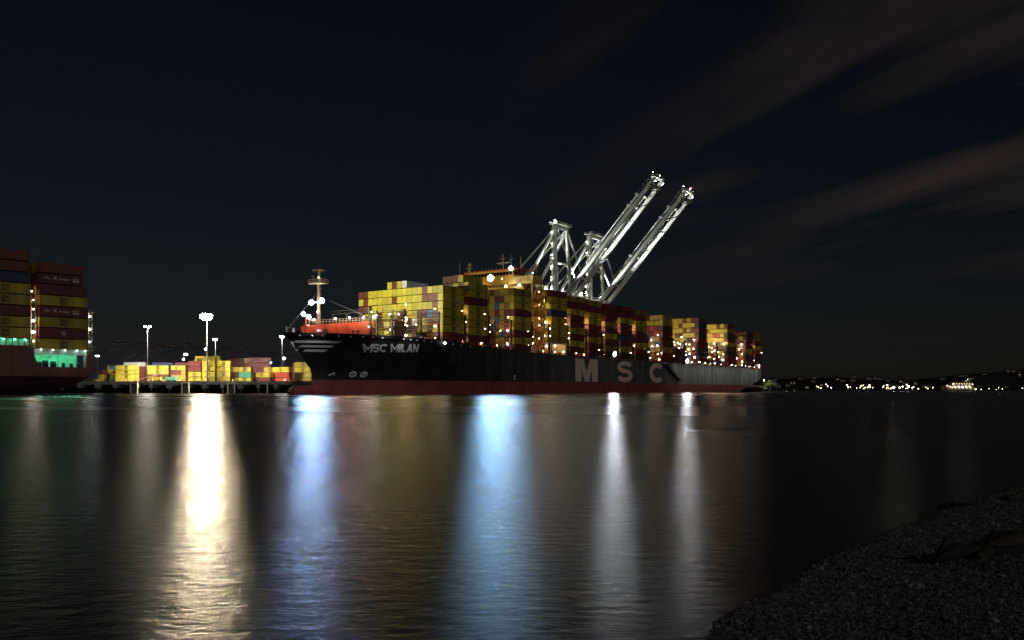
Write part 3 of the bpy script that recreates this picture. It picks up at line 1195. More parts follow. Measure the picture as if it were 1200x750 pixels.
MB().beam((-40.5, 22, 42.8), (-40.5, 22, 46.4), .25).beam((-40.5, 21.2, 44.6), (-40.5, 22.8, 44.6), .16).build('antenna', M_STEEL, mast)
MB().beam((-41.4, 23.8, 39.4), (-41.4, 24.4, 41.0), .18).beam((-41.4, 23.2, 40.6), (-41.4, 25.2, 40.6), .2).build('radar_scanner', M_WHITE, mast)
MB().beam((-42, 17.6, 31.8), (-39, 26.4, 31.8), .35).build('lamp_bar', M_BEIGE, mast)
TOCAM = (-.80, -.55, -.18)
flood(ship, (-42.0, 18.6, 31.9), .52, E_MASTBLUE, TOCAM)
flood(ship, (-40.2, 25.8, 31.9), .48, E_MASTBLUE, TOCAM)
flood(ship, (-46.9, 22.4, 27.2), .40, E_MASTBLUE, TOCAM)
flood(ship, (-45.1, 21.8, 26.4), .40, E_MASTBLUE, TOCAM)
spot(ship, (-46.5, 19.5, 24.0), (-40.5, 22, 36), 9e3, (1, .86, .62), 75, .7)  # uplight added to brighten the foremast
lamp(ship, (-43.4, 19.4, 22.5), .26, E_WARMDECK)  # warm lamp added to light the mast base
lamp(ship, (-43.4, 19.6, 28.0), .22, E_WHITEDECK)
lamp(ship, (-42.9, 19.5, 39.8), .16, E_WARMDECK)
lamp(ship, (-46.0, 21.0, 23.2), .22, E_PINKDECK)
spot(ship, (-39.2, 22, 36.5), (1, 22, 36), 0.95e5, (.94, 1.0, .66), 88, .35)
# stays
for a, b in (((-41, 20, 36.5), (-54.6, 22, 21.2)), ((-40, 17, 31.9), (-29, 6.5, 25.6))):
    MB().beam(a, b, .11).build('stay_wire', M_POLE, mast)
# forecastle side rail stanchions
mb = MB()
for k in range(26):
    t = -54 + k * 2.0
    z = deck_z(t)
    mb.beam((t, side_w(t, z) + .25, z - .1), (t, side_w(t, z) + .25, z + .55), .09)
tag(mb.build('bulwark_stanchion', M_STEEL, ship), kind='stuff')

# ---- bays of containers
BAYS = [  # name, t, tiers, base z, length, colours of the near column from top to bottom
    ('bow stack', 0.3, 7, 20.1, 12.5, 'YYYYYYM'),
    ('second stack from the bow', 15.6, 8, 19.9, 12.6, 'YYMYYYYM'),
    ('third stack from the bow', 46.5, 9, 17.7, 12.8, 'OYYMYYMYM'),
    ('fourth stack from the bow', 75.2, 8, 22.5, 13.0, 'MYYNYYYO'),
    ('fifth stack from the bow', 91.3, 9, 18.5, 12.9, 'OMYMMYMYM'),
    ('sixth stack from the bow', 108.0, 9, 18.0, 12.4, 'OMYYMMYMM'),
    ('seventh stack from the bow', 123.8, 9, 17.7, 12.5, 'MMMOMYMOM'),
    ('eighth stack from the bow', 139.6, 9, 17.7, 12.7, 'MMYMMNMYD'),
    ('ninth stack from the bow', 156.2, 9, 17.3, 12.9, 'OMYOMMYMD'),
    ('sixth stack from the stern', 188.3, 9, 16.6, 12.9, 'OYDMMDYMM'),
    ('fourth stack from the stern', 237.4, 9, 18.4, 12.8, 'DNMDMMDNM'),
    ('third stack from the stern', 283.6, 9, 17.7, 13.0, 'MODMYMDMM'),
    ('second stack from the stern', 316.8, 8, 17.6, 12.6, 'MDMMYDMM'),
    ('stern stack', 333.7, 8, 17.4, 12.9, 'OOMYRMDM'),
]
LOWBAY = ('low stack between the sixth and fourth stacks from the stern', 204.2, 3, 16.6, 12.8, 'MDM')
NCOL = 17
CP = 2.54
GROUP_SHIP = 'containers stacked on the black ship'
SHIP_IND = []                   # (colour, length, t, w, z, label, emblem)
STUFF_BOXES = []                # (colour, length, t, w, z)

A_FRONT = [  # bow stack front, top row first, columns counted from the near corner
    'YYYMYYYYYYYYYYYMM',
    'YMMMYYYYYMYYYYYMY',
    'YMYYYYYYYYYYYYYMM',
    'YMBMMYYMMYYYMYYYM',
    'YMMYMWMYMMYOMYMYM',
    'YYMYYMMYMYMOYMMYM',
    'MMYMGMYOMYOYMMYMY',
]
rng = random.Random(11)


def rnd_col(bias='YYYYYMMMMMOORNBW'):
    return rng.choice(bias)


FRONT_TOP = {  # visible front faces, near columns first, top rows first
    'second stack from the bow': ['Y', 'Y', 'M'],
    'third stack from the bow': ['YYYOMO', 'OYMMYM', 'MOYBYO', 'YMOMYM', 'YMYBYG'],
    'fourth stack from the bow': ['MYMYMY', 'YMYYMY', 'YYGYYM', 'MYYMYY', 'YYOYYM'],
    'sixth stack from the stern': ['WWYMYY', 'YYYYYM', 'MMRMMO', 'MRMMYM'],
    'fourth stack from the stern': ['MMYMYYYY', 'MYYYMYYY', 'RMYMYYYY', 'YYYYMMYO'],
    'third stack from the stern': ['YYMYYYYY', 'MYYYYMYY', 'YYRRYYYY', 'YYYYYYMY'],
    'second stack from the stern': ['MMMYM', 'MOMMY', 'RMMMM'],
}
BOW_TOP8 = {8: 'Y', 9: 'M', 10: 'Y', 7: 'W'}

for bi, (name, t, nt_, base, L, side) in enumerate(BAYS + [LOWBAY]):
    for c in range(NCOL):
        n_here = nt_
        if bi == 1 and 1 <= c <= 4:
            n_here = 9
        if bi == 1 and c > 4:
            n_here = 7
        for k in range(n_here):
            row = n_here - 1 - k                         # from the top
            z = base + k * TH
            w = .25 + c * CP
            if c == 0:
                col = (side + "MM")[nt_ - 1 - k]
            elif bi == 0:
                col = (A_FRONT[row] + "YMY")[c]
            else:
                ft = FRONT_TOP.get(name)
                col = ft[row][c] if ft and row < len(ft) and c < len(ft[row]) else rnd_col()
                if bi == 1 and row < 2 and c <= 4:
                    col = 'MYMMM'[c] if row == 0 else 'YMYMM'[c]
            if c == 0:
                pos = 'lowest' if k == 0 else ('topmost' if row == 0 else f'{ORD[row + 1]} from top')
                lab = f'{CNAME[col]} container {pos} on the near side of the {name}'
                if bi == len(BAYS):
                    lab = f'{CNAME[col]} container {pos} on the near side of the low dark stack near the stern'
                if len(lab.split()) > 16:
                    lab = lab.replace('on the near side of the', 'facing us in the')
                SHIP_IND.append((col, L, t, w, z, lab, 'msc' if col in 'YO' and bi < 10 else None))
            elif bi == 0 and row < 4:
                pos = ['top', 'second', 'third', 'fourth'][row]
                lab = f'{CNAME[col]} container end, {pos} row of the bow stack, {ORD[c + 1]} from its near corner'
                SHIP_IND.append((col, L, t, w, z, lab, None))
            else:
                STUFF_BOXES.append((col, L, t, w, z))
for c, col in BOW_TOP8.items():
    side_ = {7: 'pale grey container standing alone above the top row of the bow stack, side showing',
             8: 'yellow container on top of the bow stack beside the pale grey one',
             9: 'maroon container between two yellow ones on top of the bow stack',
             10: 'yellow container at the far end of the short row on the bow stack'}[c]
    SHIP_IND.append((col, 12.5, .3, .25 + c * CP, 20.1 + 7 * TH, side_, None))
# a short block ahead of the bow stack
for c, (cc, k) in enumerate((('D', 0), ('D', 1), ('Y', 0), ('O', 1))):
    col_i = c // 2
    lab = ['dark brown short container at the bottom of the block ahead of the bow stack',
           'dark brown short container on top of the block ahead of the bow stack',
           'yellow short container at the bottom beside the dark brown block ahead of bow stack',
           'ochre short container on top beside the dark brown block ahead of bow stack'][c]
    SHIP_IND.append((cc, 6.2, -15.6, 9.7 + col_i * CP, 21.0 + k * TH, lab, None))

for (col, L, t, w, z, lab, emb) in SHIP_IND:
    p = M_SHIP @ Vector((t, w, z))
    container(col, L, p, SHIP_RZ, lab, GROUP_SHIP, emb)

keys = list(PAINT)
mb = MB()
for (col, L, t, w, z) in STUFF_BOXES:
    mb.box(t, t + L, w, w + CW, z, z + CH, keys.index(col))
o = mb.build('stacked_containers', [PAINT[k] for k in keys])
o.location = (SHIP_P[0], SHIP_P[1], 0)
o.rotation_euler = (0, 0, SHIP_RZ)
tag(o, 'remaining container rows filling the stacks on the black ship', None, None, 'stuff')

# hatch covers under each stack
for (name, t, nt_, base, L, side) in BAYS + [LOWBAY, ('', 31, 0, 18.4, 12.6, ''), ('', 220, 0, 17.0, 12.6, ''), ('', 252.6, 0, 17.0, 12.6, ''),
                                             ('', 268, 0, 17.0, 12.6, ''), ('', 300, 0, 17.0, 12.6, ''), ('', 172.4, 0, 17.0, 12.6, ''), ('', -15.8, 0, 20.6, 12.6, ''), ('', -31, 0, 20.2, 12.6, '')]:
    w0 = 1.6 if t > -10 else 7.5
    if name == 'fourth stack from the bow':
        # an open lit passage below this stack
        mb = MB()
        mb.box(t - .2, t + L + .2, .6, 43.4, 21.9, 22.44)
        mb.box(t - .2, t + 1.0, .6, 43.4, 15.8, 21.9).box(t + L - .6, t + L + .2, .6, 43.4, 15.8, 21.9)
        mb.box(t + 1.0, t + L - .6, 9, 34, 15.8, 21.9)
        mb.build('hatch_cover', M_BEIGE, ship)
        for k in range(3):
            lamp(ship, (t + 2.5 + k * 3.6, 4.5, 21.3), .3, E_WARMDECK)
        continue
    MB().box(t - .2, t + L + .2, w0, BEAM - w0, deck_z(t) - 1.3, base - .06).build('hatch_cover', M_DECK, ship)

# ---- lashing bridges between the bays
BR = [-32.5, -17.2, -1.5, 14.2, 29.6, 45.0, 60.4, 73.9, 89.8, 106.2, 122.1, 138.0, 154.4, 171.0, 186.8, 202.9, 219.0, 235.9, 251.8, 267.2, 282.1, 299.2, 315.2, 332.0]
FRONTS = {-17.2, -1.5, 14.2, 45.0, 73.9, 186.8, 171.0, 219.0, 235.9, 267.2, 282.1, 299.2, 315.2}
rl = random.Random(5)
for t in BR:
    dz = deck_z(t) - 1
    w_in = 5.2 if t < -30 else (3.4 if t < -10 else .7)
    b0 = put('lashing_bridge', None, ship)
    top = 30.2 if t > -40 else 28.5
    posts = [w_in, 9.2, 16.8, 24.4, 32.0, 39.6] if t > -20 else [w_in, 38.5]
    for w in posts:
        MB().beam((t, w, dz), (t, w, top), .75 if w == w_in else .35, .55).build('post', M_STEEL, b0)
    lv = (21.4, 24.3, 27.2, 30.1) if t > -20 else (24.3, 28.3)
    for z in lv:
        if z < dz + 2:
            continue
        wmax = BEAM - w_in
        if t < -20:
            continue
        mb = MB().box(t - .5, t + .5, w_in, wmax, z - .12, z)
        mb.build('walkway', M_STEEL, b0)
    mb = MB()
    for z in lv:
        if t < -20:
            continue
        mb.beam((t - .5, w_in, z + 1.0), (t - .5, BEAM - w_in, z + 1.0), .08)
        for k in range(24):
            w = w_in + (BEAM - 2 * w_in) * k / 23
            mb.beam((t - .5, w, z), (t - .5, w, z + 1.0), .07)
    if mb.f:
        mb.build('railing', M_STEEL, b0)
    warm = [E_WARMDECK, E_PINKDECK, E_WHITEDECK]
    # lamps inside the gap light the box ends; only a few bulbs show at the edge
    if t < -20:
        lamp(b0, (t + .1, w_in - .45, 28.0), .2, E_PINKDECK)
        lamp(b0, (t - .6, w_in + .3, 23.0), .15, E_WARMDECK)
    else:
        for z in (20.6 + rl.uniform(-.6, .6), 25.2 + rl.uniform(-1.2, 1.2), 31.0 + rl.uniform(-.5, 1.0)):
            lamp(b0, (t + .05, 2.4 + rl.uniform(-.3, .5), z), rl.choice((.24, .3, .36)), rl.choice(warm[:2]))
        for z in (21.2, 24.4, 27.6):
            if rl.random() < .38:
                lamp(b0, (t + .1, w_in - .4, z + rl.uniform(-.9, .9)), rl.choice((.12, .16, .2)), rl.choice(warm))
    if 80 < t < 160:
        MB().beam((t, 2.0, top), (t, 2.0, top + 4.0), .14).build('lamp_pole', M_STEEL, b0)
        lamp(b0, (t, 1.85, top + 3.6), .34, rl.choice(warm[:2]))
        lamp(b0, (t, 1.85, top + .9), .26, rl.choice(warm[:2]))
    if t in FRONTS:
        for w in (5.0, 10.6, 15.5, 21, 28, 35):
            for z in (22.9, 25.8, 28.7):
                if rl.random() < (.85 if t > 100 else .28):
                    lamp(b0, (t - .7, w + rl.uniform(-1, 1), z + rl.uniform(-.4, .2)), rl.choice((.17, .22, .28)), rl.choice(warm[:2] if t > 60 else warm))

# floodlights aimed at the open stack fronts
for (t, w, z, tt, tz, pw) in ((30.5, 3.5, 30.6, 46.5, 33, 2.2e3), (71.5, 2.0, 41, 75.2, 36, 2.0e3), (172.0, 3.0, 30.8, 188, 34, 4.5e3), (219.6, 3.0, 30.6, 237, 36, 6.5e3),
                              (219.6, 14.0, 30.6, 237, 36, 5.5e3), (267.9, 3.0, 30.6, 283, 36, 1.0e4), (267.9, 12.0, 30.6, 283, 36, 9e3), (299.8, 3.0, 30.6, 316.8, 33, 4e3)):
    MB().box(t - .2, t + .2, w - .4, w + .4, z - .25, z + .25).build('flood_housing', M_POLE, ship)
    lamp(ship, (t + .32, w, z), .14, E_WARMDECK)
    spot(ship, (t + .6, w, z), (tt, w + 4, tz), pw, (1, .86, .62), 110, .7)

# ---- clutter along the deck edge: bollards, boxes, pipes, lamps
mb_r, mb_w, mb_d = MB(), MB(), MB()
rd = random.Random(21)
t = -12.0
while t < 340:
    t += rd.uniform(1.0, 2.4)
    z = deck_z(t) - 1.05
    q = rd.random()
    w = rd.uniform(.35, 1.2)
    hgt = rd.uniform(1.3, 2.6)
    (mb_r if q < .45 else mb_w if q < .7 else mb_d).box(t, t + rd.uniform(.4, 1.6), w, w + rd.uniform(.4, 1.0), z, z + hgt)
for mbx, m in ((mb_r, M_ORANGE), (mb_w, M_BEIGE), (mb_d, M_STEEL)):
    tag(mbx.build('deck_fitting', m, ship), kind='stuff')
mb = MB()
for k in range(200):
    t = -8 + k * 1.75
    z = deck_z(t)
    mb.beam((t, .22, z - .1), (t, .22, z + 1.1), .08)
for k in range(20):
    t0_, t1_ = -8 + k * 17.5, -8 + (k + 1) * 17.5
    mb.beam((t0_, .22, deck_z(t0_) + 1.05), (t1_, .22, deck_z(t1_) + 1.05), .08)
tag(mb.build('deck_railing', M_STEEL, ship), kind='stuff')
t = 14.0
while t < 338:
    t += rd.uniform(6.5, 11.5)
    lamp(ship, (t, .8, deck_z(t) + rd.uniform(1.0, 1.9)), rd.choice((.16, .2, .26)), rd.choice((E_WHITEDECK, E_WARMDECK, E_WARMDECK)))
lamp(ship, (1.0, -.2, deck_z(1) - .9), .35, E_WHITEDECK)

# ---- the two bright side floods
for t, z, r in ((127.5, 18.9, .62), (214.0, 17.9, .56)):
    MB().beam((t, .2, deck_z(t) - .6), (t, -1.6, z), .25).build('flood_bracket', M_STEEL, ship)
    flood(ship, (t, -2.4, z), r, E_HULLW, (0, -1, -.12))

# small lights added over the bulwark to brighten the name and bow stripes
for t, tt, zz, pw in ((-27.0, -26.0, 15.5, 1150), (-17.5, -17.0, 16, 1000), (-49.0, -47.5, 16.2, 1000)):
    z = deck_z(t) + .3
    w = side_w(t, z)
    d = Vector((-.55, -.83, 0)) * 3.4
    p = Vector((t, w, z)) + d
    nl = put('added_name_light', MB().beam((t, w + .2, z), p, .09).box(p.x - .15, p.x + .15, p.y - .15, p.y + .15, p.z - .1, p.z + .15).mesh('added_name_light', M_STEEL), ship)
    spot(nl, p + Vector((0, 0, -.15)), (tt, side_w(tt, zz), zz), pw, (.93, .93, 1.0), 125, .8, .15)
# row of floods on outriggers, added to brighten the after part of the hull
for t in range(204, 342, 12):
    p = Vector((t, -6.5, 17.2))
    nl = put('added_side_light', MB().beam((t, .3, 15.8), p, .1).box(p.x - .3, p.x + .3, p.y - .2, p.y + .2, p.z - .15, p.z + .2).mesh('added_side_light', M_STEEL), ship)
    spot(nl, p + Vector((.2, 0, -.2)), (t + 2, 0, 4), 1.5e3, (.96, 1.0, .88), 150, .9, .2)

# ---- poop: lit white winch housing at the stern corner
MB().box(338.5, 342.5, .4, 4.5, 15.9, 19.2).build('stern_house', M_WHITE, ship)
lamp(ship, (340.5, -.4, 18.4), .3, E_WHITEDECK)
MB().beam((345.5, .4, 15.5), (345.5, .4, 18.6), .5).build('stern_post', M_ORANGE, ship)
lamp(ship, (346.8, .3, 27.5), .22, E_WHITEDECK)

# ---- bridge island
isl = put('superstructure', None, ship)
MB().box(61.5, 72.6, 6.0, 38.0, 16.2, 46.6).build('house', M_YELHOUSE, isl)
wing = MB()
wing.box(60.6, 68.0, .4, 43.6, 47.2, 50.4)
wg = wing.build('bridge_wing', M_YELHOUSE, isl)
MB().box(59.7, 69.2, 10, 34, 50.4, 53.4).build('wheelhouse', M_YELHOUSE, isl)
wh = isl.children[-1]
for k in range(14):
    w = 10.6 + k * 1.68
    MB().box(59.6, 59.72, w, w + 1.35, 51.3, 52.7).build('window', M_GLASSDARK, wh)
for k in range(5):
    t = 60.4 + k * 1.75
    MB().box(t, t + 1.35, 9.9, 10.02, 51.3, 52.7).build('window', M_GLASSDARK, wh)
MB().box(59.3, 69.8, 7.5, 36.5, 53.4, 53.9).build('roof', M_ORANGE, wh)
# upper flying bridge over the far wing
MB().box(60.8, 66.8, 34, 43.6, 53.0, 53.5).build('roof', M_ORANGE, wg)
# wing end frames, posts and brace on the near side
for t in (61.0, 67.4):
    MB().box(t, t + .7, .6, 1.4, 42.0, 47.2).build('wing_post', M_ORTOWER, wg)
MB().beam((64.2, 1.0, 51.6), (64.2, 8.0, 43.0), .9, .9).build('wing_brace', M_STEEL, wg)
for k in range(4):
    w = 2.2 + k * 2.0
    MB().box(60.5, 60.62, w, w + 1.3, 48.0, 49.5).build('opening', M_ORTOWER, wg)
# storeys with rows of windows on the front and near side
hs = isl.children[0]
for s in range(8):
    z = 20.5 + s * 3.1
    MB().box(61.2, 61.5, 5.7, 38.3, z + 2.35, z + 2.6).build('deck_edge', M_BEIGE, hs)
    for k in range(6):
        t = 62.3 + k * 1.75
        MB().box(t, t + .8, 5.9, 6.02, z + .8, z + 1.7).build('window', M_GLASSDARK, hs)
# ladder tower on the near side
tw = put('stair_tower', MB().box(69.0, 69.5, 2.0, 2.5, 16, 47).box(72.0, 72.5, 2.0, 2.5, 16, 47).box(69.0, 69.5, 4.9, 5.4, 16, 47).box(72.0, 72.5, 4.9, 5.4, 16, 47).mesh('stair_tower', M_ORTOWER), isl)
for s in range(10):
    z = 18.6 + s * 2.9
    MB().box(68.8, 72.7, 1.8, 5.6, z, z + .2).build('landing', M_ORTOWER, tw)
    MB().beam((69.4, 2.0, z), (72.2, 2.0, z + 2.9), .5, .25).build('stair_flight', M_ORTOWER, tw)
    if s in (1, 3, 4, 6, 8):
        lamp(isl, (70.4, 3.4, z + 2.4), .2, E_WARMDECK)
# masts and aerials on the bridge roof
def aerial(t, w, z, h, r, arms=()):
    mb = MB().tube([(t, w, z), (t, w, z + h)], [r, r * .6], 6)
    for a, l in arms:
        mb.beam((t, w - l, z + a), (t, w + l, z + a), .22)
        mb.beam((t, w - l, z + a), (t, w - l, z + a + .8), .18).beam((t, w + l, z + a), (t, w + l, z + a + .8), .18)
    return mb.build('aerial_mast', M_ORTOWER if r > .25 else M_POLE, isl)
aerial(64, 37, 53.5, 5.5, .5, ((2.6, 1.3), (4.2, .9)))
aerial(64.5, 43, 50.4, 9.5, .12)
aerial(65, 19, 53.9, 7.5, .3, ((3.2, 2.4), (5.4, 1.4)))
aerial(66, 15.5, 53.9, 7.0, .25, ((5, .9),))
aerial(67, 11.0, 53.9, 6.0, .35)
aerial(66.5, 5.5, 50.4, 5.2, .12)
aerial(66.0, 2.2, 50.4, 5.6, .5, ((2.0, 1.4), (4.0, 1.0)))
MB().beam((65, 22.4, 57.6), (65, 15.6, 57.6), .35, .3).build('radar_scanner', M_WHITE, isl)
mb = MB()
for k in range(22):
    w = 1 + k * 2
    zt = 53.9 if 8 < w < 36 else 50.4
    mb.beam((59.8, w, zt), (59.8, w, zt + 1.1), .09)
mb.build('railing', M_ORTOWER, isl)
flood(isl, (57.0, 20.0, 50.2), .72, E_BRIDGE, TOCAM)
flood(isl, (57.4, 9.5, 53.6), .50, E_BRIDGE, TOCAM)
lamp(isl, (60.2, .2, 51.2), .16, E_WHITEDECK)
for w in (5, 12, 28, 33, 40):  # warm lamps added ahead of the bridge to brighten its front
    lamp(isl, (57.2, w, 46.0), .5, E_WARMDECK)
for w in (14, 30):
    lamp(isl, (57.0, w, 49.4), .2, E_WARMDECK)

ship_done = True


# ================================================================== the dark red ship at the left, seen from astern
L_P = (-124.8, 232.0)
L_RZ = R(46)
M_L = Matrix.Translation((L_P[0], L_P[1], 0)) @ Matrix.Rotation(L_RZ, 4, 'Z')
LB = 34.0
red = thing('container_ship', 'dark maroon container ship at the left with a green lit opening in its stern', 'container ship',
            (L_P[0], L_P[1], 0), L_RZ)
KZ_T = [-140, -6, 0, 5, 9, 12, 13.2, 13.9]
KZ_Z = [-2, -1.0, .35, 1.5, 2.7, 4.3, 5.6, 7.4]
OZ0, OZ1 = 7.5, 12.0            # the mooring deck opening


def build_red_hull():
    ts = list(np.linspace(-140, -12, 9)) + [-8, -5, -2.0, 0, 2.5, 5, 7.5, 9.5, 11, 12.3, 13.2, 13.9]
    mb = MB()
    rows = []
    for t in ts:
        kz = float(np.interp(t, KZ_T, KZ_Z))
        top = 12.35 if t <= -2.0 else OZ0
        zs = [kz + (max(kz + .01, 5.2 + .14 * max(0, t + 140) * 0) - kz) * q for q in (0, .5, 1)]
        zs = [kz, kz + (max(5.0, kz) - kz) * .5, max(5.0, kz), max(5.0, kz) + (top - max(5.0, kz)) * .5, top]
        rows.append([(t, z) for z in zs])

    def inset(t, z):          # the run tucks in under the stern
        k = max(0.0, 1 - z / 6.0)
        return k * k * 3.0 * (1 if t > -40 else 0.2)
    n = 5
    for sgn in (0, 1):
        b0 = len(mb.v)
        for r in rows:
            for t, z in r:
                w = inset(t, z)
                mb.v.append((t, w if sgn == 0 else LB - w, z))
        for i in range(len(rows) - 1):
            for j in range(n - 1):
                a = b0 + i * n + j
                q = (a, a + n, a + n + 1, a + 1)
                mb.f.append(q if sgn == 0 else q[::-1])
                mb.m.append(1 if j < 2 else 0)
    for i in range(len(rows) - 1):
        (t0, z0), (t1, z1) = rows[i][0], rows[i + 1][0]
        mb.poly([(t0, inset(t0, z0), z0), (t0, LB - inset(t0, z0), z0), (t1, LB - inset(t1, z1), z1), (t1, inset(t1, z1), z1)], 1)
    mb.build('hull', [M_MAROONHULL, M_DARKHULL], red)


build_red_hull()
# the side above the mooring deck, and the deck over it
MB().box(-140, -2.0, .02, .35, 12.3, 12.9).build('gunwale', M_MAROONHULL, red)
MB().box(-2.0, -1.2, .01, LB, OZ0 - .05, 12.35).build('bulkhead', M_MAROONHULL, red)
MB().box(12.0, 13.85, .01, 1.6, OZ0 - .05, 12.1).build('stern_pillar', M_MAROONHULL, red)
MB().box(12.0, 13.85, LB - 1.6, LB, OZ0 - .05, 12.1).build('stern_pillar', M_MAROONHULL, red)
MB().box(-1.2, 13.0, .1, LB - .1, OZ0 - .3, OZ0).build('mooring_deck', M_STEEL, red)
MB().box(-1.2, 13.85, 0, LB, 11.95, 12.28).build('container_deck', M_WHITE, red)
MB().box(-1.2, 11.9, .03, .3, 10.75, 11.94).build('deck_beam', M_WHITE, red)
MB().box(-1.2, 13.85, -1.1, -.01, 12.14, 12.28).build('added_lamp_canopy', M_WHITE, red)  # overhang added to carry lamps that brighten the deck beam
MB().box(11.35, 11.95, .02, .4, OZ0, 10.74).build('white_pillar', M_WHITE, red)
MB().box(-1.1, 12.0, 7.0, 7.3, OZ0, 11.9).build('inner_wall', M_WHITE, red)
for t in (2.4, 5.1, 7.6, 9.6):
    MB().box(t, t + .24, 1.9, 2.2, OZ0, 11.9).build('stanchion', M_WHITE, red)
for t, h, d in ((.3, 1.6, .9), (1.9, 1.9, 1.0), (3.9, 1.7, .9), (6.5, 1.3, .5), (8.5, 1.2, .5), (10.4, 1.3, .5)):
    o = put('mooring_winch', MB().tube([(t - d * .5, 1.7, OZ0 + h * .5), (t + d * .7, 1.7, OZ0 + h * .5)], h * .42, 12).box(
        t - d * .6, t + d * .8, 1.3, 2.1, OZ0, OZ0 + h * .3).mesh('mooring_winch', M_STEEL), red)
for t in (1.2, 4.0, 6.6, 8.8, 10.8):
    lamp(red, (t, 3.2, 11.2), .18, E_GREEN)
for t in (.2, 3.2, 6.2, 9.2, 11.4):
    lamp(red, (t, -.75, 12.0), .08, E_GREENW)  # lamp added under the overhang to light the beam face
    lamp(red, (t, 1.0, 11.6), .12, E_GREEN)
MB().box(.6, 3.4, .9, 1.3, 10.0, 10.25).build('pipe_rail', M_WHITE, red)
# raised hatch deck with the green lit walkway forward
MB().box(-140, -2.0, 1.6, LB - 1.6, 12.3, 14.85).build('hatch_cover', M_WHITE, red)
MB().box(-140, -2.0, .2, 1.2, 14.78, 14.9).build('walkway', M_STEEL, red)
for k in range(9):
    t = -3.4 - 1.5 * k
    MB().box(t, t + .12, .25, .4, 12.3, 14.78).build('stanchion', M_STEEL, red)
MB().box(-17, -2.0, .45, .55, 13.5, 13.62).build('rail', M_WHITE, red)
for k in range(5):
    lamp(red, (-3.0 - 2.6 * k, 1.0, 14.55), .09, E_GREEN)
# lashing bridge in the gap: posts, gratings, lamps; ladder frame at the stern
lb = put('lashing_bridge', None, red)
for t in (-1.72, -.62):
    MB().beam((t, .9, 12.3), (t, .9, 26.2), .22).build('post', M_BEIGE, lb)
MB().beam((-1.2, .5, 12.3), (-1.2, .5, 25.2), .32).build('post', M_STEEL, lb)
for z in (14.9, 18.2, 21.3, 24.3):
    MB().box(-1.8, -.45, .4, LB - .4, z, z + .14).build('walkway', M_BEIGE, lb)
MB().box(-1.5, -.7, .2, .6, 12.4, 15.6).build('locker', M_YELHOUSE, lb)
for z, r, m in ((16.6, .32, E_WHITEDECK), (19.6, .30, E_WHITEDECK), (22.6, .16, E_WARMDECK), (14.2, .14, E_WARMDECK), (25.0, .12, E_WARMDECK)):
    lamp(lb, (-1.35, .12, z), r, m)
lamp(lb, (-1.1, 2.4, 27.5), .16, E_PINKDECK)
lf = put('stern_ladder_frame', None, red)
for t in (12.75, 13.6):
    MB().beam((t, .5, 12.2), (t, .5, 23.6), .12).build('post', M_BEIGE, lf)
for k in range(12):
    z = 12.8 + k * .95
    MB().beam((12.75, .5, z), (13.6, .5, z), .1).build('rung', M_BEIGE, lf)
MB().box(12.5, 14.4, .2, .9, 22.6, 22.75).build('landing', M_BEIGE, lf)
for z, r, m in ((21.6, .20, E_WHITEDECK), (18.0, .20, E_WHITEDECK), (14.6, .14, E_GREENW)):
    lamp(lf, (12.9, .2, z), r, m)
MB().box(12.2, 14.6, .1, 1.0, 12.29, 12.45).build('stern_step', M_STEEL, red)

GROUP_RED = 'containers stacked on the maroon ship at the left'
stern_cols = [('Y', 'msc', 'lowest yellow container, right above the green lit stern opening'),
              ('M', 'tag', 'maroon container with a small white tag, second from the bottom of the stern stack'),
              ('Y', 'msc', 'yellow emblem container between two maroon ones, third from bottom of the stern stack'),
              ('M', 'factor', 'lower of the two maroon containers lettered The Factor on the stern stack'),
              ('Y', 'msc', 'uppermost yellow container of the stern stack with a dark square emblem'),
              ('M', None, 'plain maroon container right below the upper lettered one on the stern stack'),
              ('M', 'factor', 'upper of the two maroon containers lettered The Factor on the stern stack'),
              ('K', None, 'dark red container topmost on the stern stack of the left ship')]
for k, (col, emb, lab) in enumerate(stern_cols):
    L = 12.2 if k < 6 else 11.2
    container(col, L, M_L @ Vector((0, .05, 12.32 + k * TH)), L_RZ, lab, GROUP_RED, emb)
fwd = [('Y', 'msc', 'yellow container lowest in the left ship stack cut by the frame edge'),
       ('Y', 'msc', 'yellow container second from bottom in the stack cut by the frame edge'),
       ('M', None, 'maroon container between yellow pairs in the stack cut by the frame edge'),
       ('Y', 'msc', 'yellow container directly above the maroon one in the stack cut by the frame edge'),
       ('Y', 'msc', 'uppermost yellow container, under the navy one in the stack cut by the frame edge'),
       ('N', None, 'dark navy container below two red ones at the left frame edge'),
       ('K', None, 'lower of two red containers above the navy one at the left frame edge'),
       ('K', None, 'topmost red container at the left frame edge')]
for k, (col, emb, lab) in enumerate(fwd):
    L = 12.2 if k < 6 else 12.0
    container(col, L, M_L @ Vector((-14.2, .05, 14.9 + k * TH)), L_RZ, lab, GROUP_RED, emb)
mb = MB()
rr_ = random.Random(31)
for t, base in ((0, 12.32), (-14.2, 14.9), (-29.8, 14.9), (-45.4, 14.9)):
    for c in range(13):
        if c == 0 and t > -20:
            continue
        for k in range(8):
            col = rr_.choice('YYMMYRNO')
            mb.box(t, t + 12.2 - (1.0 if k > 5 and t == 0 else 0), .05 + c * 2.55, .05 + c * 2.55 + CW, base + k * TH, base + k * TH + CH, keys.index(col))
o = mb.build('stacked_containers', [PAINT[k] for k in keys])
o.location = (L_P[0], L_P[1], 0)
o.rotation_euler = (0, 0, L_RZ)
tag(o, 'rows of containers behind the near face on the maroon ship', None, None, 'stuff')

# ================================================================== the quay
QZ = 5.3
QY = 412.0
quay_pts = [(-420, QY), (-27, QY), (-27 + .572 * 455, QY + .82 * 455), (110, 960), (-420, 960)]


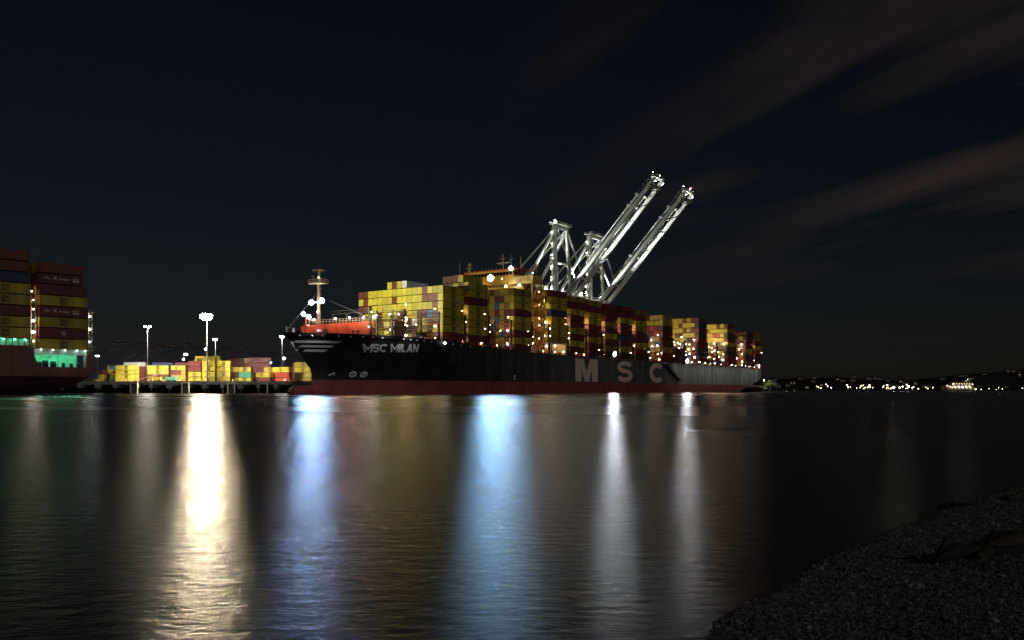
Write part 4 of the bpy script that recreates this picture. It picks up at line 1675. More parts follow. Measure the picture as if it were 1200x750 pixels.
def build_quay():
    mb = MB()
    z0, z1 = QZ - 1.25, QZ
    n = len(quay_pts)
    mb.poly([(x, y, z1) for x, y in quay_pts])
    mb.poly([(x, y, z0) for x, y in quay_pts][::-1])
    for i in range(n):
        a, b = quay_pts[i], quay_pts[(i + 1) % n]
        mb.poly([(*a, z0), (*b, z0), (*b, z1), (*a, z1)])
    # bull rail along the edge
    q = mb.build('quay', M_CONC)
    tag(q, 'concrete quay deck on piles with containers on it', None, None, 'structure')
    MB().box(-420, -27.2, QY + .1, QY + .6, QZ + .004, QZ + .34).build('bull_rail', M_CONC, q)
    # back wall of the under-deck slope
    MB().poly([(-420, QY + 22, -1), (-20, QY + 22, -1), (-20, QY + 22, z0), (-420, QY + 22, z0)]).build('seawall', M_PILE, q)
    k = 0
    x = -262.0
    cap = MB().box(-.9, .9, -.3, 12, 2.55, z0 - .01).mesh('pile_cap', M_CONC)
    pile = MB().tube([(0, 0, -3), (0, 0, 2.56)], .42, 8).mesh('pile', M_PILE)
    brace = MB().beam((-1.8, 1.0, z0 - .2), (-.3, 1.0, 1.6), .5, .4).beam((1.8, 1.0, z0 - .2), (.3, 1.0, 1.6), .5, .4).mesh('pile_brace', M_CONC)
    while x < -30:
        put('pile_cap', cap, q, (x, QY + .6, 0))
        put('pile', pile, q, (x, QY + 1.0, 0))
        put('pile', pile, q, (x, QY + 7.0, 0))
        if k % 2 == 0:
            put('pile_brace', brace, q, (x, QY + .3, 0))
        x += 8.4
        k += 1
    # portal shaped fender frames
    for x in (-177.0, -153.0, -131.5, -113.0, -70):
        o = thing('fender_frame', {-177.0: 'pale portal shaped fender frame nearest the maroon ship stern',
                                   -153.0: 'pale fender frame under the quay left of the tall lamp mast',
                                   -131.5: 'pale fender frame under the quay right of the tall lamp mast',
                                   -113.0: 'single pale fender post under the red containers',
                                   -70: 'fender frame hidden close to the bulbous bow'}[x], 'fender', (x, QY - .5, 0), 0)
        MB().box(-1.9, -1.3, 0, .45, -.6, 4.6).build('post', M_FENDER, o)
        if x != -113.0:
            MB().box(1.3, 1.75, 0, .45, -.6, 4.6).build('post', M_FENDER, o)
            MB().box(-1.9, 1.75, -.02, .43, 4.61, 5.1).build('crossbar', M_FENDER, o)
            MB().box(-1.29, 1.29, .1, .3, .3, 4.3).build('rubber_panel', M_STEEL, o)
        if x == -70:
            for ch in list(o.children):
                bpy.data.objects.remove(ch)
            bpy.data.objects.remove(o)


build_quay()


def high_mast(x, y, h, label, heads, m, power=0, target=None, group='high mast lamps over the container yard', col=(1, .92, .78), big=False, rl_=.5):
    o = thing('high_mast_lamp', label, 'street lamp', (x, y, QZ), 0, group)
    MB().tube([(0, 0, 0), (0, 0, h * .5), (0, 0, h)], [.26, .2, .14], 8).build('pole', M_POLE, o)
    MB().box(-1.7, 1.7, -.14, .14, h - .1, h + .15).box(-.14, .14, -2.9 if big else -1.0, 1.0, h - .1, h + .15).build('cross_arm', M_POLE, o)
    for hx, hy in heads:
        hd = put('lamp_head', MB().box(hx - .5, hx + .5, hy - .1, hy + .3, h + .16, h + .42).mesh('lamp_head', M_POLE), o)
        if big:
            flood(hd, (hx, hy - .35, h + .05), rl_, m, (.30, -1, -.30), 'dish')
        else:
            lamp(hd, (hx, hy - .35, h + .05), rl_, m, 'bulb')
    if power:
        tx = Vector(target)
        spot(o, (0, -.6, h - .5), tx - Vector((x, y, QZ)), power, col, 160 if big else 105, .7)
    return o


high_mast(-143.4, 413.2, 30.6, 'tallest lamp mast with a blazing warm white light at the quay edge', ((-1.35, 0), (1.35, 0), (-.7, -2.6), (.7, -2.6)), E_BIG, 1.15e6, (-146, 436, QZ + 2), big=True, rl_=.80)
high_mast(-206.0, 497, 32.0, 'lamp mast with twin white lamps standing before the left yellow containers', ((-1.5, 0), (1.5, 0)), E_APEX, 3.0e5, (-206, 520, QZ), rl_=.55)
high_mast(-189, 560, 28.5, 'lamp mast right behind the blazing one, white lamp lower down', ((-.9, 0), (.9, 0)), E_YARD, 5e4, (-186, 552, QZ), rl_=.6)
high_mast(-223, 640, 26.0, 'short lamp mast seen just left of the blazing mast pole', ((0, 0),), E_YARD, rl_=.7)
high_mast(-245, 660, 23.0, 'upper of two close lamp masts left of the blazing mast', ((-.8, 0), (.8, 0)), E_YARD, rl_=.7)
high_mast(-269, 720, 21.5, 'lower of two close lamp masts left of the blazing mast', ((0, 0),), E_YARD, rl_=.75)
high_mast(-283, 600, 19.5, 'small lamp mast beside the maroon ship stern', ((-.8, 0), (.8, 0)), E_YARD, rl_=.4)
high_mast(-136, 520, 27.8, 'lamp mast just left of the black bow, tall one', ((-.8, 0), (.8, 0)), E_YARD, 4e4, (-135, 512, QZ), rl_=.6)
high_mast(-166, 640, 19.3, 'short lamp mast just left of the black bow', ((0, 0),), E_YARD, rl_=.8)
high_mast(-192, 700, 18.4, 'short lamp mast above the yellow and red quay containers', ((0, 0),), E_YARD, rl_=.65)

# ---- containers standing on the quay: (kind, left x, near y, colours from the ground up, row of the yard)
YT = 2.66
YARD = [
    ('L', -228.0, 505, 'YYYY', 'tall yellow stack behind the twin lamp mast'),
    ('S', -232.6, 508, 'BYYB', 'short blue and yellow stack at left'),
    ('E', -241.5, 505, 'Y', 'lone box at the left quay end'),
    ('E', -238.9, 508, 'YYM', 'narrow stack at the left quay end'),
    ('E', -236.2, 513, 'OMYY', 'second narrow stack from the left quay end'),
    ('E', -240.4, 519, 'MOY', 'narrow stack hidden partly at the left quay end'),
    ('L', -236.0, 534, 'MMMMW', 'far row behind the left yellow stack'),
    ('L', -221.0, 540, 'MMMMN', 'far row topped by navy behind the twin mast'),
    ('L', -207.5, 541, 'MMMMM', 'far maroon row right of the navy one'),
    ('L', -212.4, 511, 'OMYY', 'yellow topped stack right of the tall yellow stack'),
    ('S', -198.6, 512, 'OOMY', 'short stack left of the blazing mast'),
    ('E', -191.6, 509, 'YYYY', 'narrow yellow stack left of the blazing mast'),
    ('E', -193.5, 526, 'MMMMR', 'narrow stack topped by red'),
    ('S', -184.0, 509, 'OYYO', 'ochre topped stack left of the blazing mast'),
    ('S', -152.8, 452, 'YYY', 'yellow pile behind the central pile'),
    ('S', -127.5, 452, 'YOY', 'pile behind the yellow over maroon pair'),
    ('E', -172.9, 470, 'MMMM', 'narrow maroon stack left of the central yellow pile'),
    ('S', -158.4, 430, 'YYMM', 'left column of the central pile'),
    ('S', -151.6, 430, 'YYYY', 'middle column of the central pile'),
    ('S', -144.8, 432, 'OYYY', 'right column of the central pile'),
    ('L', -157.8, 437, '    Y', 'top of the central yellow pile'),
    ('S', -148.0, 437, 'OYYY', 'inner column of the central pile'),
    ('S', -146.0, 448, 'YMY', 'low pile right of the central pile'),
    ('S', -139.4, 448, 'YGY', 'pile with the green box'),
    ('L', -152.0, 470, 'MMMMM', 'far maroon row behind the green box'),
    ('S', -142.5, 468, 'YMYMY', 'far row topped by yellow behind the green box'),
    ('L', -139.5, 462, 'MMMMM', 'large maroon pile'),
    ('A', -133.6, 447, 'MY', 'yellow over maroon pair'),
    ('A', -123.0, 444, 'RRY', 'red pile under a yellow box'),
    ('A', -112.2, 446, 'OYYY', 'yellow pile beside the bulbous bow'),
    ('A', -107.6, 449, 'YYYM', 'yellow pile just behind the stem'),
    ('A', -104.6, 443, 'YYYYY', 'nearest yellow pile behind the stem'),
    ('L', -118, 472, 'MMMM', 'far maroon row right of the red pile'),
]
GQ = 'containers stacked on the quay'
for (kind, x, y, cols, where) in YARD:
    for k, col in enumerate(cols):
        if col == ' ':
            continue
        L = 6.25 if kind == 'S' else 12.6
        rz = {'L': 0, 'S': 0, 'E': R(90), 'A': R(145)}[kind]
        n = len(cols.strip())
        kk = k - (len(cols) - n)
        pos = 'only' if n == 1 else ('lowest' if kk == 0 else ('topmost' if kk == n - 1 else f'{ORD[kk + 1]} from ground'))
        lab = f'{CNAME[col]} container, {pos} in the {where}'
        if len(lab.split()) > 16:
            print('LONG', lab)
        if n == 1:
            lab = f'{CNAME[col]} container, the {where}'
        loc = Vector((x, y, QZ + .03 + k * YT))
        if kind == 'E':
            loc.x += CW
        if kind == 'A':
            loc = loc + Vector((10.2, -1.0, 0))
            rz = R(145) + math.pi          # long side faces the water, end towards the ship
            loc = Vector((x, y + 7.0, loc.z))
            rz = R(-35)
        o = container(col, L, loc, rz, lab, GQ, 'msc' if col == 'Y' and kind in 'LSA' else None, 2.44)
        if col == 'R' and kind == 'A' and k == 0:
            MB().box(8.3, 9.4, .03, .06, .7, 1.2).box(9.1, 10.1, .03, .06, 1.0, 1.7).build('emblem', M_WHITELET, o)

# low pale sheds / trailers on the quay apron
for k, (x, y, L, m, lab, lit) in enumerate((
        (-172.5, 418, 5.2, PAINT['Y'], 'low yellow trailer box at the quay edge under bright light', True),
        (-165.0, 418, 4.8, PAINT['G'], 'low pale green trailer box beside the yellow one at the quay edge', True))):
    o = thing('trailer', lab, 'trailer', (x, y, QZ), 0, 'trailers on the quay apron')
    MB().box(0, L, 0, 2.4, .9, 2.4).build('body', m, o)
    MB().box(.2, L - .2, .3, 2.1, .65, .89).build('chassis', M_STEEL, o)
    for wx in (.9, L - .9):
        for wy in (.12, 2.0):
            MB().tube([(wx, wy, .45), (wx, wy + .3, .45)], .45, 12).build('wheel', M_STEEL, o)

# ---- a long leaning conveyor boom of pale steel by the left stack
o = thing('loading_ramp', 'thin pale inclined boom reaching up in front of the yellow containers', 'ramp', (-180.6, 420, QZ), 0)
MB().beam((0, 0, .6), (16.4, 0, 4.9), .3, .3).build('boom', M_FENDER, o)
MB().beam((0, 0, .0), (0, 0, .75), .5, .5).beam((9, 0, 0), (9, 0, 3.0), .22).build('support', M_FENDER, o)

# ================================================================== ship-to-shore cranes
CR_RZ = -math.atan2(0.572, 0.82)


def make_crane(loc, label, beacon):
    c = thing('quay_crane', label, 'crane', loc, CR_RZ, 'white quay cranes with raised booms')
    G, B = -30.0, 9.0
    zt, za = 45.5, 85.0                       # above the quay
    for a in (0, G):
        for b in (-B, B):
            MB().beam((a, b, 1.6), (a, b * .92, zt), 1.7, 1.5).build('leg', M_CRANE, c)
            bg_ = put('bogie', MB().box(a - 1.2, a + 1.2, b - 3.4, b + 3.4, .9, 2.0).mesh('bogie', M_CRANE), c)
            for wb in (-2.7, -.9, .9, 2.7):
                MB().tube([(a - .2, b + wb, .5), (a + .2, b + wb, .5)], .48, 10).build('wheel', M_STEEL, bg_)
        MB().beam((a, -B, 12.5), (a, B, 12.5), 1.5, 1.7).build('sill_beam', M_CRANE, c)
        MB().beam((a, -B, zt - .6), (a, B, zt - .6), 1.6, 1.9).build('cross_beam', M_CRANE, c)
    for b in (-B, B):
        MB().beam((G, b, 14.2), (0, b, 14.2), 1.5, 1.9).build('portal_beam', M_CRANE, c)
        MB().beam((G, b * .93, zt - 3.0), (0, b * .98, 16), .8).build('diagonal', M_CRANE, c)
        MB().beam((G, b * .92, zt), (0, b * .92, zt), 1.1, 1.3).build('top_beam', M_CRANE, c)
    for b in (-4.2, 4.2):
        MB().beam((-46, b, zt + 1.2), (3, b, zt + 1.2), 1.5, 2.6).build('girder', M_CRANE, c)
    for a in (-45.5, -36, -22, -11, 1.8):
        MB().beam((a, -3.4, zt + 1.2), (a, 3.4, zt + 1.2), .7, 1.2).build('girder_tie', M_CRANE, c)
    # A-frame
    for b in (-1, 1):
        MB().beam((0, b * 7.9, zt), (-1.6, b * 5.6, za), 1.5, 1.4).build('frame_leg', M_CRANE, c)
        MB().beam((-26, b * 6.8, zt + 1.9), (-2.4, b * 5.6, za - 3), 1.2, 1.2).build('frame_strut', M_CRANE, c)
        MB().tube([(-44, b * 4.4, zt + 2.6), (-2.2, b * 5.4, za - 1)], .46, 6).build('backstay', M_CRANE, c)
        for e in (-.55, .55):
            MB().tube([(-.6, b * 5.2 + e, za - 1.4), (10.2, b * 4.6 + e, zt + 10.5)], .17, 6).build('forestay', M_CRANE, c)
    MB().beam((-1.8, -7.4, za), (-1.8, 7.4, za), 1.5, 1.7).build('apex_beam', M_CRANE, c)
    MB().beam((-1.2, -6.6, zt + 20), (-1.2, 6.6, zt + 20), .8, .9).build('frame_tie', M_CRANE, c)
    ap = put('apex_platform', MB().box(-4.2, .8, -7.8, 7.8, za + 1.0, za + 1.2).mesh('apex_platform', M_CRANE), c)
    mb = MB()
    for b in (-7.6, -5.1, -2.5, 0, 2.5, 5.1, 7.6):
        for a in (-4.1, .7):
            mb.beam((a, b, za + 1.2), (a, b, za + 2.3), .12)
    for a in (-4.1, .7):
        mb.beam((a, -7.6, za + 2.3), (a, 7.6, za + 2.3), .12)
    mb.build('railing', M_CRANE, ap)
    for b in (-4.9, 4.9):
        MB().tube([(-1.8, b - .4, za + 2.0), (-1.8, b + .4, za + 2.0)], 1.1, 12).build('sheave', M_CRANE, ap)
    # stair landings up the near A-frame leg
    for k in range(6):
        f = (k + .6) / 6.4
        p = Vector((0, -7.9, zt)).lerp(Vector((-1.6, -5.6, za)), f)
        ld = put('landing', MB().box(p.x - 3.0, p.x - .7, p.y - 1.2, p.y + 1.2, p.z - .1, p.z + .1).box(
            p.x - 3.0, p.x - 2.92, p.y - 1.2, p.y + 1.2, p.z + .9, p.z + 1.0).mesh('landing', M_CRANE), c)
        q = Vector((0, -7.9, zt)).lerp(Vector((-1.6, -5.6, za)), min(1, f + 1 / 6.4))
        MB().beam(p + Vector((-1.2, -.8, 0)), q + Vector((-2.6, .8, 0)), .6, .2).build('stair_flight', M_CRANE, ld)
        lamp(c, p + Vector((-1.9, -1.2, 1.6)), .15, E_CRANE)
    # machinery house and electrical cabins on the girder
    mh = put('machinery_house', MB().box(-27, -13, -5.4, 5.4, zt + 3.2, zt + 8.6).mesh('machinery_house', M_WHITE), c)
    for k in range(6):
        MB().box(-26.4 + k * 2.3, -24.9 + k * 2.3, -5.5, -5.38, zt + 5.4, zt + 7.0).build('louvre', M_POLE, mh)
    MB().box(-27.3, -12.7, -5.7, 5.7, zt + 8.61, zt + 8.9).build('roof', M_CRANE, mh)
    MB().box(-9, -4.5, -7.6, -4.8, zt + 2.6, zt + 5.4).build('electrical_cabin', M_WHITE, c)
    cab = put('driver_cab', MB().box(-3.6, -1.2, 5.2, 7.6, zt - 4.6, zt - 1.8).mesh('driver_cab', M_WHITE), c)
    MB().box(-1.18, -1.1, 5.4, 7.4, zt - 4.3, zt - 2.4).build('window', M_GLASSDARK, cab)
    # stair tower beside the near waterside leg
    for k in range(9):
        z = zt + 2.6 + k * 1.9
        MB().box(-8.2, -5.6, 1.2, 3.8, z, z + .14).build('tower_landing', M_CRANE, c)
        if k in (0, 2, 4, 5, 7):
            lamp(c, (-5.3 if k % 2 else -8.4, 1.0, z + 1.5), .2, E_CRANE)
    for a in (-8.2, -5.7):
        for b in (1.2, 3.7):
            MB().beam((a, b, zt + 1), (a, b, zt + 19), .25).build('tower_post', M_CRANE, c)
    # walkway along the girder
    MB().box(-46, 3, -6.6, -5.3, zt + 2.55, zt + 2.7).build('walkway', M_CRANE, c)
    mb = MB()
    for k in range(34):
        mb.beam((-46 + k * 1.48, -6.5, zt + 2.7), (-46 + k * 1.48, -6.5, zt + 3.8), .1)
    mb.beam((-46, -6.5, zt + 3.8), (3, -6.5, zt + 3.8), .12)
    mb.build('railing', M_CRANE, c)
    # boom
    ang = R(46.9)
    D = Vector((math.cos(ang), 0, math.sin(ang)))
    N = Vector((-math.sin(ang), 0, math.cos(ang)))
    H = Vector((3.4, 0, zt + .4))
    Lb = 78.6
    bm_ = put('boom', None, c)
    for b in (-4.7, 4.7):
        s = Vector((0, b, 0))
        MB().beam(H + s, H + s + D * Lb, 1.15, 2.0, 0, N).build('boom_girder', M_CRANE, bm_)
        MB().beam(H + s + N * 1.25 + D * 2, H + s + N * 1.25 + D * (Lb - 1), .35, .3, 0, N).build('rail', M_CRANE, bm_)
        o = 1.5 if b > 0 else -1.5
        MB().beam(H + s + Vector((0, o, 0)) + N * .6 + D, H + s + Vector((0, o, 0)) + N * .6 + D * (Lb - 1), .9, .14, 0, N).build('boom_walkway', M_CRANE, bm_)
        mb = MB()
        for k in range(40):
            p = H + s + Vector((0, o * 1.38, 0)) + N * .7 + D * (1 + k * 2)
            mb.beam(p, p + N * 1.1, .1)
        p = H + s + Vector((0, o * 1.38, 0)) + N * 1.8
        mb.beam(p + D, p + D * (Lb - 1), .12)
        mb.build('railing', M_CRANE, bm_)
    for d in (1.5, 14, 27, 40, 53, 63, 72.5, 79.5):
        MB().beam(H + Vector((0, -4.0, 0)) + D * d, H + Vector((0, 4.0, 0)) + D * d, .5, .7, 0, N).build('boom_tie', M_CRANE, bm_)
    MB().tube([H + Vector((0, -1, 0)) + N * .2 + D * 2, H + Vector((0, -1, 0)) + N * .2 + D * 62], .22, 6).build('hoist_rope', M_STEEL, bm_)
    MB().tube([H + Vector((0, 1, 0)) + N * .2 + D * 2, H + Vector((0, 1, 0)) + N * .2 + D * 62], .22, 6).build('hoist_rope', M_STEEL, bm_)
    # stay brackets on top of the boom
    for d in (33, 60, 67):
        for b in (-4.0, 4.0):
            q = H + Vector((0, b, 0)) + D * d + N * 1.6
            MB().beam(q, q + N * 2.2 - D * .8, .8, 1.2).build('stay_bracket', M_CRANE, bm_)
    # folded forestay links lying along the boom
    for b in (-4.0, 4.0):
        MB().tube([H + Vector((0, b, 0)) + D * 22 + N * 2.4, H + Vector((0, b, 0)) + D * 45 + N * 3.0, H + Vector((0, b, 0)) + D * 66 + N * 2.6], .24, 6).build('folded_stay', M_CRANE, bm_)
    tip = H + D * Lb
    tp = put('tip_platform', MB().beam(tip + Vector((0, -5.6, 0)) + N * 1.0, tip + Vector((0, 5.6, 0)) + N * 1.0, 2.2, .3).mesh('tip_platform', M_CRANE), bm_)
    mb = MB()
    for b in (-5.4, -3.2, -1, 1, 3.2, 5.4):
        mb.beam(tip + Vector((1, b, 0)) + N, tip + Vector((1, b, 1.3)) + N, .12)
        mb.beam(tip + Vector((-1, b, 0)) + N, tip + Vector((-1, b, 1.3)) + N, .12)
    for a in (-1, 1):
        mb.beam(tip + Vector((a, -5.4, 1.3)) + N, tip + Vector((a, 5.4, 1.3)) + N, .12)
    mb.build('railing', M_CRANE, tp)
    MB().beam(tip - D * 2 + Vector((0, -5.5, -2.2)), tip - D * 2 + Vector((0, 5.5, -2.2)), 1.4, 1.8).build('buffer_beam', M_STEEL, bm_)
    for b in (-4.6, 4.6):
        lamp(bm_, tip + Vector((.8, b * .9, -2.2)) + N, .2, E_CRANE)
        lamp(bm_, tip + Vector((-.8, b * .9, 2.6)) + N, .14, E_CRANE)
    if beacon:
        lamp(bm_, tip + Vector((0, 3.6, 2.8)) + N, .5, E_RED, 'beacon')
    # floodlights on the crane
    if not beacon:
        lamp(c, (-1.8, -5.6, za + 3.2), .36, E_APEX, 'flood_lamp')
    lamp(c, (-1.8, 5.6, za + 3.0), .22, E_CRANE, 'flood_lamp')
    for k, (a, b, z) in enumerate(((-20, -6.2, zt + 9.6), (-13.5, -6.2, zt + 9.6), (-26, -6.2, zt + 9.6), (-6.8, -7.9, zt + 6.2), (-4, -6.0, zt - 1.4), (-14, -3.0, zt - 1.2), (1.8, 0, zt + 4.4), (-3.8, 2.4, zt + 20))):
        lamp(c, (a, b, z), .21, E_CRANE, 'flood_lamp')
    # boom floods stand on the A-frame and portal, aimed along the boom
    spot(c, (1.6, -6.5, zt + 6), H + D * 55, 4.6e5, (.97, 1, .93), 40, .8)
    spot(c, (-.4, -5.0, za - 2), H + D * 60, 4.6e5, (.97, 1, .93), 60, .8)
    spot(c, (-12, -7.5, zt + 10.5), (-1.2, -4, za - 8), 6e4, (.95, 1, .92), 75, .8)
    spot(c, (-6, -8.5, zt - 6), (-30, 3, zt + 6), 3e4, (.95, 1, .92), 120, .8)
    spot(c, (2.5, -8.5, zt - 10), (-8, 0, zt + 12), 3e4, (.95, 1, .92), 120, .8)
    return c


make_crane((28.0, 480.2, QZ), 'nearer white crane, raised boom ending highest with white tip lights', False)
make_crane((49.7, 511.3, QZ), 'farther white crane whose raised boom carries the red beacon', True)


# ================================================================== far shore, hills, lights
def ridge(name, pts, y, depth, z0, label, seed, m=None):
    """a wooded hill as a real slope: pts = (x, crest height)"""
    rg = random.Random(seed)
    xs = [p[0] for p in pts]
    hs = [p[1] for p in pts]
    n = 120
    rows = 9
    mb = MB()
    for i in range(n):
        x = xs[0] + (xs[-1] - xs[0]) * i / (n - 1)
        h = float(np.interp(x, xs, hs)) + rg.uniform(-2.5, 2.5)
        for j in range(rows):
            f = j / (rows - 1)
            prof = math.sin(min(1, f / .6) * math.pi / 2) if f < .6 else 1 - (f - .6) * .4
            mb.v.append((x + rg.uniform(-6, 6), y + depth * f + rg.uniform(-8, 8), z0 + max(0, h - z0) * prof + (rg.uniform(-1.5, 1.5) if j else 0)))
    for i in range(n - 1):
        for j in range(rows - 1):
            a = i * rows + j
            mb.f.append((a, a + rows, a + rows + 1, a + 1))
            mb.m.append(0)
    o = mb.build(name, m or M_HILL)
    return tag(o, label, None, None, 'structure')


ridge('hills', [(300, 6), (620, 24), (760, 33), (900, 36), (1000, 30), (1080, 20), (1200, 12), (1500, 9)], 2080, 500, .5, 'low dark hill across the water behind the shore lights', 4)
ridge('hills', [(960, 3), (1100, 18), (1230, 34), (1400, 55), (1650, 74), (2000, 85), (2600, 60)], 2180, 600, .5, 'dark wooded hill rising at the right end of the far shore', 9)
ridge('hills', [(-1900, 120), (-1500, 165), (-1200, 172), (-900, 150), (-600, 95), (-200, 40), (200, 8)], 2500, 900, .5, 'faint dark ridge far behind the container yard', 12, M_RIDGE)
# the far shore bank
mb = MB()
mb.box(240, 2600, 1490, 2200, -2, 1.5)
tag(mb.build('shore_bank', M_HILL), 'low dark far shore strip along the waterline', None, None, 'structure')

rf = random.Random(77)


def slope_z(x):
    return 0


def house(x, y, z, lit, label, group, w=9, rz=0.0):
    mb = MB()
    h = 5.5
    mb.box(-w / 2, w / 2, 0, 8, -3, h)
    mb.poly([(-w / 2 - .5, -.5, h), (w / 2 + .5, -.5, h), (w / 2 + .5, 4, h + 3.2), (-w / 2 - .5, 4, h + 3.2)], 1)
    mb.poly([(w / 2 + .5, 8.5, h), (-w / 2 - .5, 8.5, h), (-w / 2 - .5, 4, h + 3.2), (w / 2 + .5, 4, h + 3.2)], 1)
    mb.poly([(-w / 2, 0, h), (-w / 2, 4, h + 3.0), (-w / 2, 8, h)], 0)
    mb.poly([(w / 2, 0, h), (w / 2, 8, h), (w / 2, 4, h + 3.0)], 0)
    for k in range(2):
        a = -w / 2 + 1.2 + k * (w / 2 - .2)
        mb.poly([(a, -.05, 1.4), (a + 1.5, -.05, 1.4), (a + 1.5, -.05, 3.2), (a, -.05, 3.2)], 2)
    o = mb.build('house', [M_HOUSE, M_ROOF, lit])
    o.location = (x, y, z)
    o.rotation_euler = (0, 0, rz)
    return tag(o, label, 'house', group)


def hill_point(xs, hs, y0, depth, x, f):
    h = float(np.interp(x, xs, hs))
    return (x, y0 + depth * f, .5 + max(0, h - .5) * math.sin(min(1, f / .6) * math.pi / 2))


for k in range(46):
    x = rf.uniform(640, 1060) if k < 38 else rf.uniform(500, 640)
    f = rf.uniform(.06, .5)
    p = hill_point([300, 620, 760, 900, 1000, 1080, 1200, 1500], [6, 24, 33, 36, 30, 20, 12, 9], 2080, 500, x, f)
    house(p[0], p[1] - 4, p[2] + .4, E_WINDIM if rf.random() < .72 else E_WIN, 'house with faint windows on the low far hill',
          'houses with faint windows on the low far hill', rf.uniform(8, 14), rf.uniform(-.4, .4))
for k in range(22):
    x = rf.uniform(1180, 1560)
    f = rf.uniform(.06, .55)
    p = hill_point([960, 1100, 1230, 1400, 1650], [3, 18, 34, 55, 74], 2180, 600, x, f)
    house(p[0], p[1] - 4, p[2] + .4, E_WINDIM if rf.random() < .62 else E_WIN, 'house with a faint window on the right far hill',
          'houses with faint windows on the right far hill', rf.uniform(9, 15), rf.uniform(-.4, .4))
for k in range(10):
    x = rf.uniform(-1370, -1060)
    p = hill_point([-1900, -1500, -1200, -900], [120, 165, 172, 150], 2500, 900, x, rf.uniform(.34, .5))
    house(p[0], p[1] - 4, p[2] + .6, E_WINDIM, 'house with a faint window on the ridge behind the yard',
          'houses on the ridge behind the yard', 12)


def shore_lamp(x, y, h, r, m, label, group):
    mb = MB()
    mb.beam((0, 0, 0), (0, 0, h), .3)
    bmv = len(mb.v)
    for p in OCT:
        mb.v.append((p[0] * r, p[1] * r - .4, h + p[2] * r * .8))
    for f in OCTF:
        mb.f.append(tuple(bmv + i for i in f))
        mb.m.append(1)
    o = mb.build('street_lamp', [M_POLE, m])
    o.location = (x, y, 1.4)
    return tag(o, label, 'street lamp', group)


G_L = 'warm lamps strung along the far waterfront'
for k in range(30):
    # bunched to the left, as in the industrial strip
    x = 510 + 195 * rf.random() ** .85
    shore_lamp(x, 1500 + rf.uniform(0, 50), rf.uniform(4, 11), rf.uniform(.55, 1.35), rf.choice((E_FARWARM, E_FARWARM, E_FARWHITE)),
               'warm lamp in the far waterfront row', G_L)
for k in range(16):
    x = 615 + 110 * rf.random()
    shore_lamp(x, 1500 + rf.uniform(0, 60), rf.uniform(3, 5), rf.uniform(.5, .9), E_FARWARM,
               'small yellowish lamp low on the far shore', 'small lamps low on the far shore')
shore_lamp(650, 1498, 5.0, 2.3, E_FARBRIGHT, 'brightest warm lamp on the far shore, standing alone by the water', G_L)
shore_lamp(676, 1498, 6.6, 1.5, E_FARBRIGHT, 'second brightest far shore lamp, just right of the brightest', G_L)
shore_lamp(790, 1498, 2.2, 1.2, E_FARWARM, 'lamp at the right foot of the lit terraced building', G_L)
for k in range(13):
    x = 795 + 150 * rf.random()
    shore_lamp(x, 1510 + rf.uniform(0, 90), rf.uniform(1.5, 6), rf.uniform(.35, .65), rf.choice((E_FARWHITE, E_FARWARM)),
               'dim lamp on the dark right far shore', 'dim lamps on the far right shore')

# lit terraced waterfront building
bld = thing('waterfront_building', 'pale terraced building with rows of lit openings on the far shore', 'building', (757, 1502, 1.4), 0)
MB().box(-15, 32, 0, 18, 0, 8.4).build('lower_block', M_SHED, bld)
MB().box(-3, 30, 2, 16, 8.41, 13.5).build('upper_block', M_SHED, bld)
MB().box(18, 29, 4, 14, 13.51, 18.0).build('stair_head', M_SHED, bld)
for k in range(6):
    MB().box(-6 + k * 6.2, -3.4 + k * 6.2, -.12, -.01, 3.4, 6.8).build('lit_opening', E_OPEN, bld)
for k in range(7):
    MB().box(-1.4 + k * 4.4, .2 + k * 4.4, 1.88, 1.99, 10.2, 12.2).build('window', E_OPEN, bld)
MB().box(20, 22.5, 3.88, 3.99, 15.0, 16.8).build('window', E_WIN, bld)
for x, z, r, m in ((-13.5, 8.2, 1.0, E_FARRED), (-9.0, 6.4, .9, E_FARRED), (-3.6, 11.0, .7, E_FARWHITE), (-1, 6.6, .8, E_FARWARM), (5.6, 6.6, .8, E_FARWARM), (11.6, 6.6, .8, E_FARWHITE),
                   (18, 6.8, .9, E_FARWHITE), (24.2, 7.0, .8, E_FARWARM), (29.5, 10.5, .6, E_FARWARM), (21, 18.6, .5, E_FARWHITE)):
    lamp(bld, (x, -1.0, z), r, m)

# ---- the bank and round tree just past the stern
mb = MB()
for i in range(26):
    for j in range(5):
        x = 200 + i * 4.4
        yv = 742 + j * 30
        zz = max(-.6, (0, .9, 2.4, 3.0, 2.4)[j] * math.sin(max(0, min(1, (i - .5) / 14)) * math.pi) ** .5 if i < 15 else (0, .5, .7, .8, .6)[j]) + random.uniform(-.15, .15)
        mb.v.append((x, yv + random.uniform(-2, 2), zz - (.5 if j == 0 else 0)))
for i in range(25):
    for j in range(4):
        a = i * 5 + j
        mb.f.append((a, a + 5, a + 6, a + 1))
        mb.m.append(0)
tag(mb.build('bank', M_GRASSBANK), 'low grassy bank just past the stern of the black ship', None, None, 'structure')


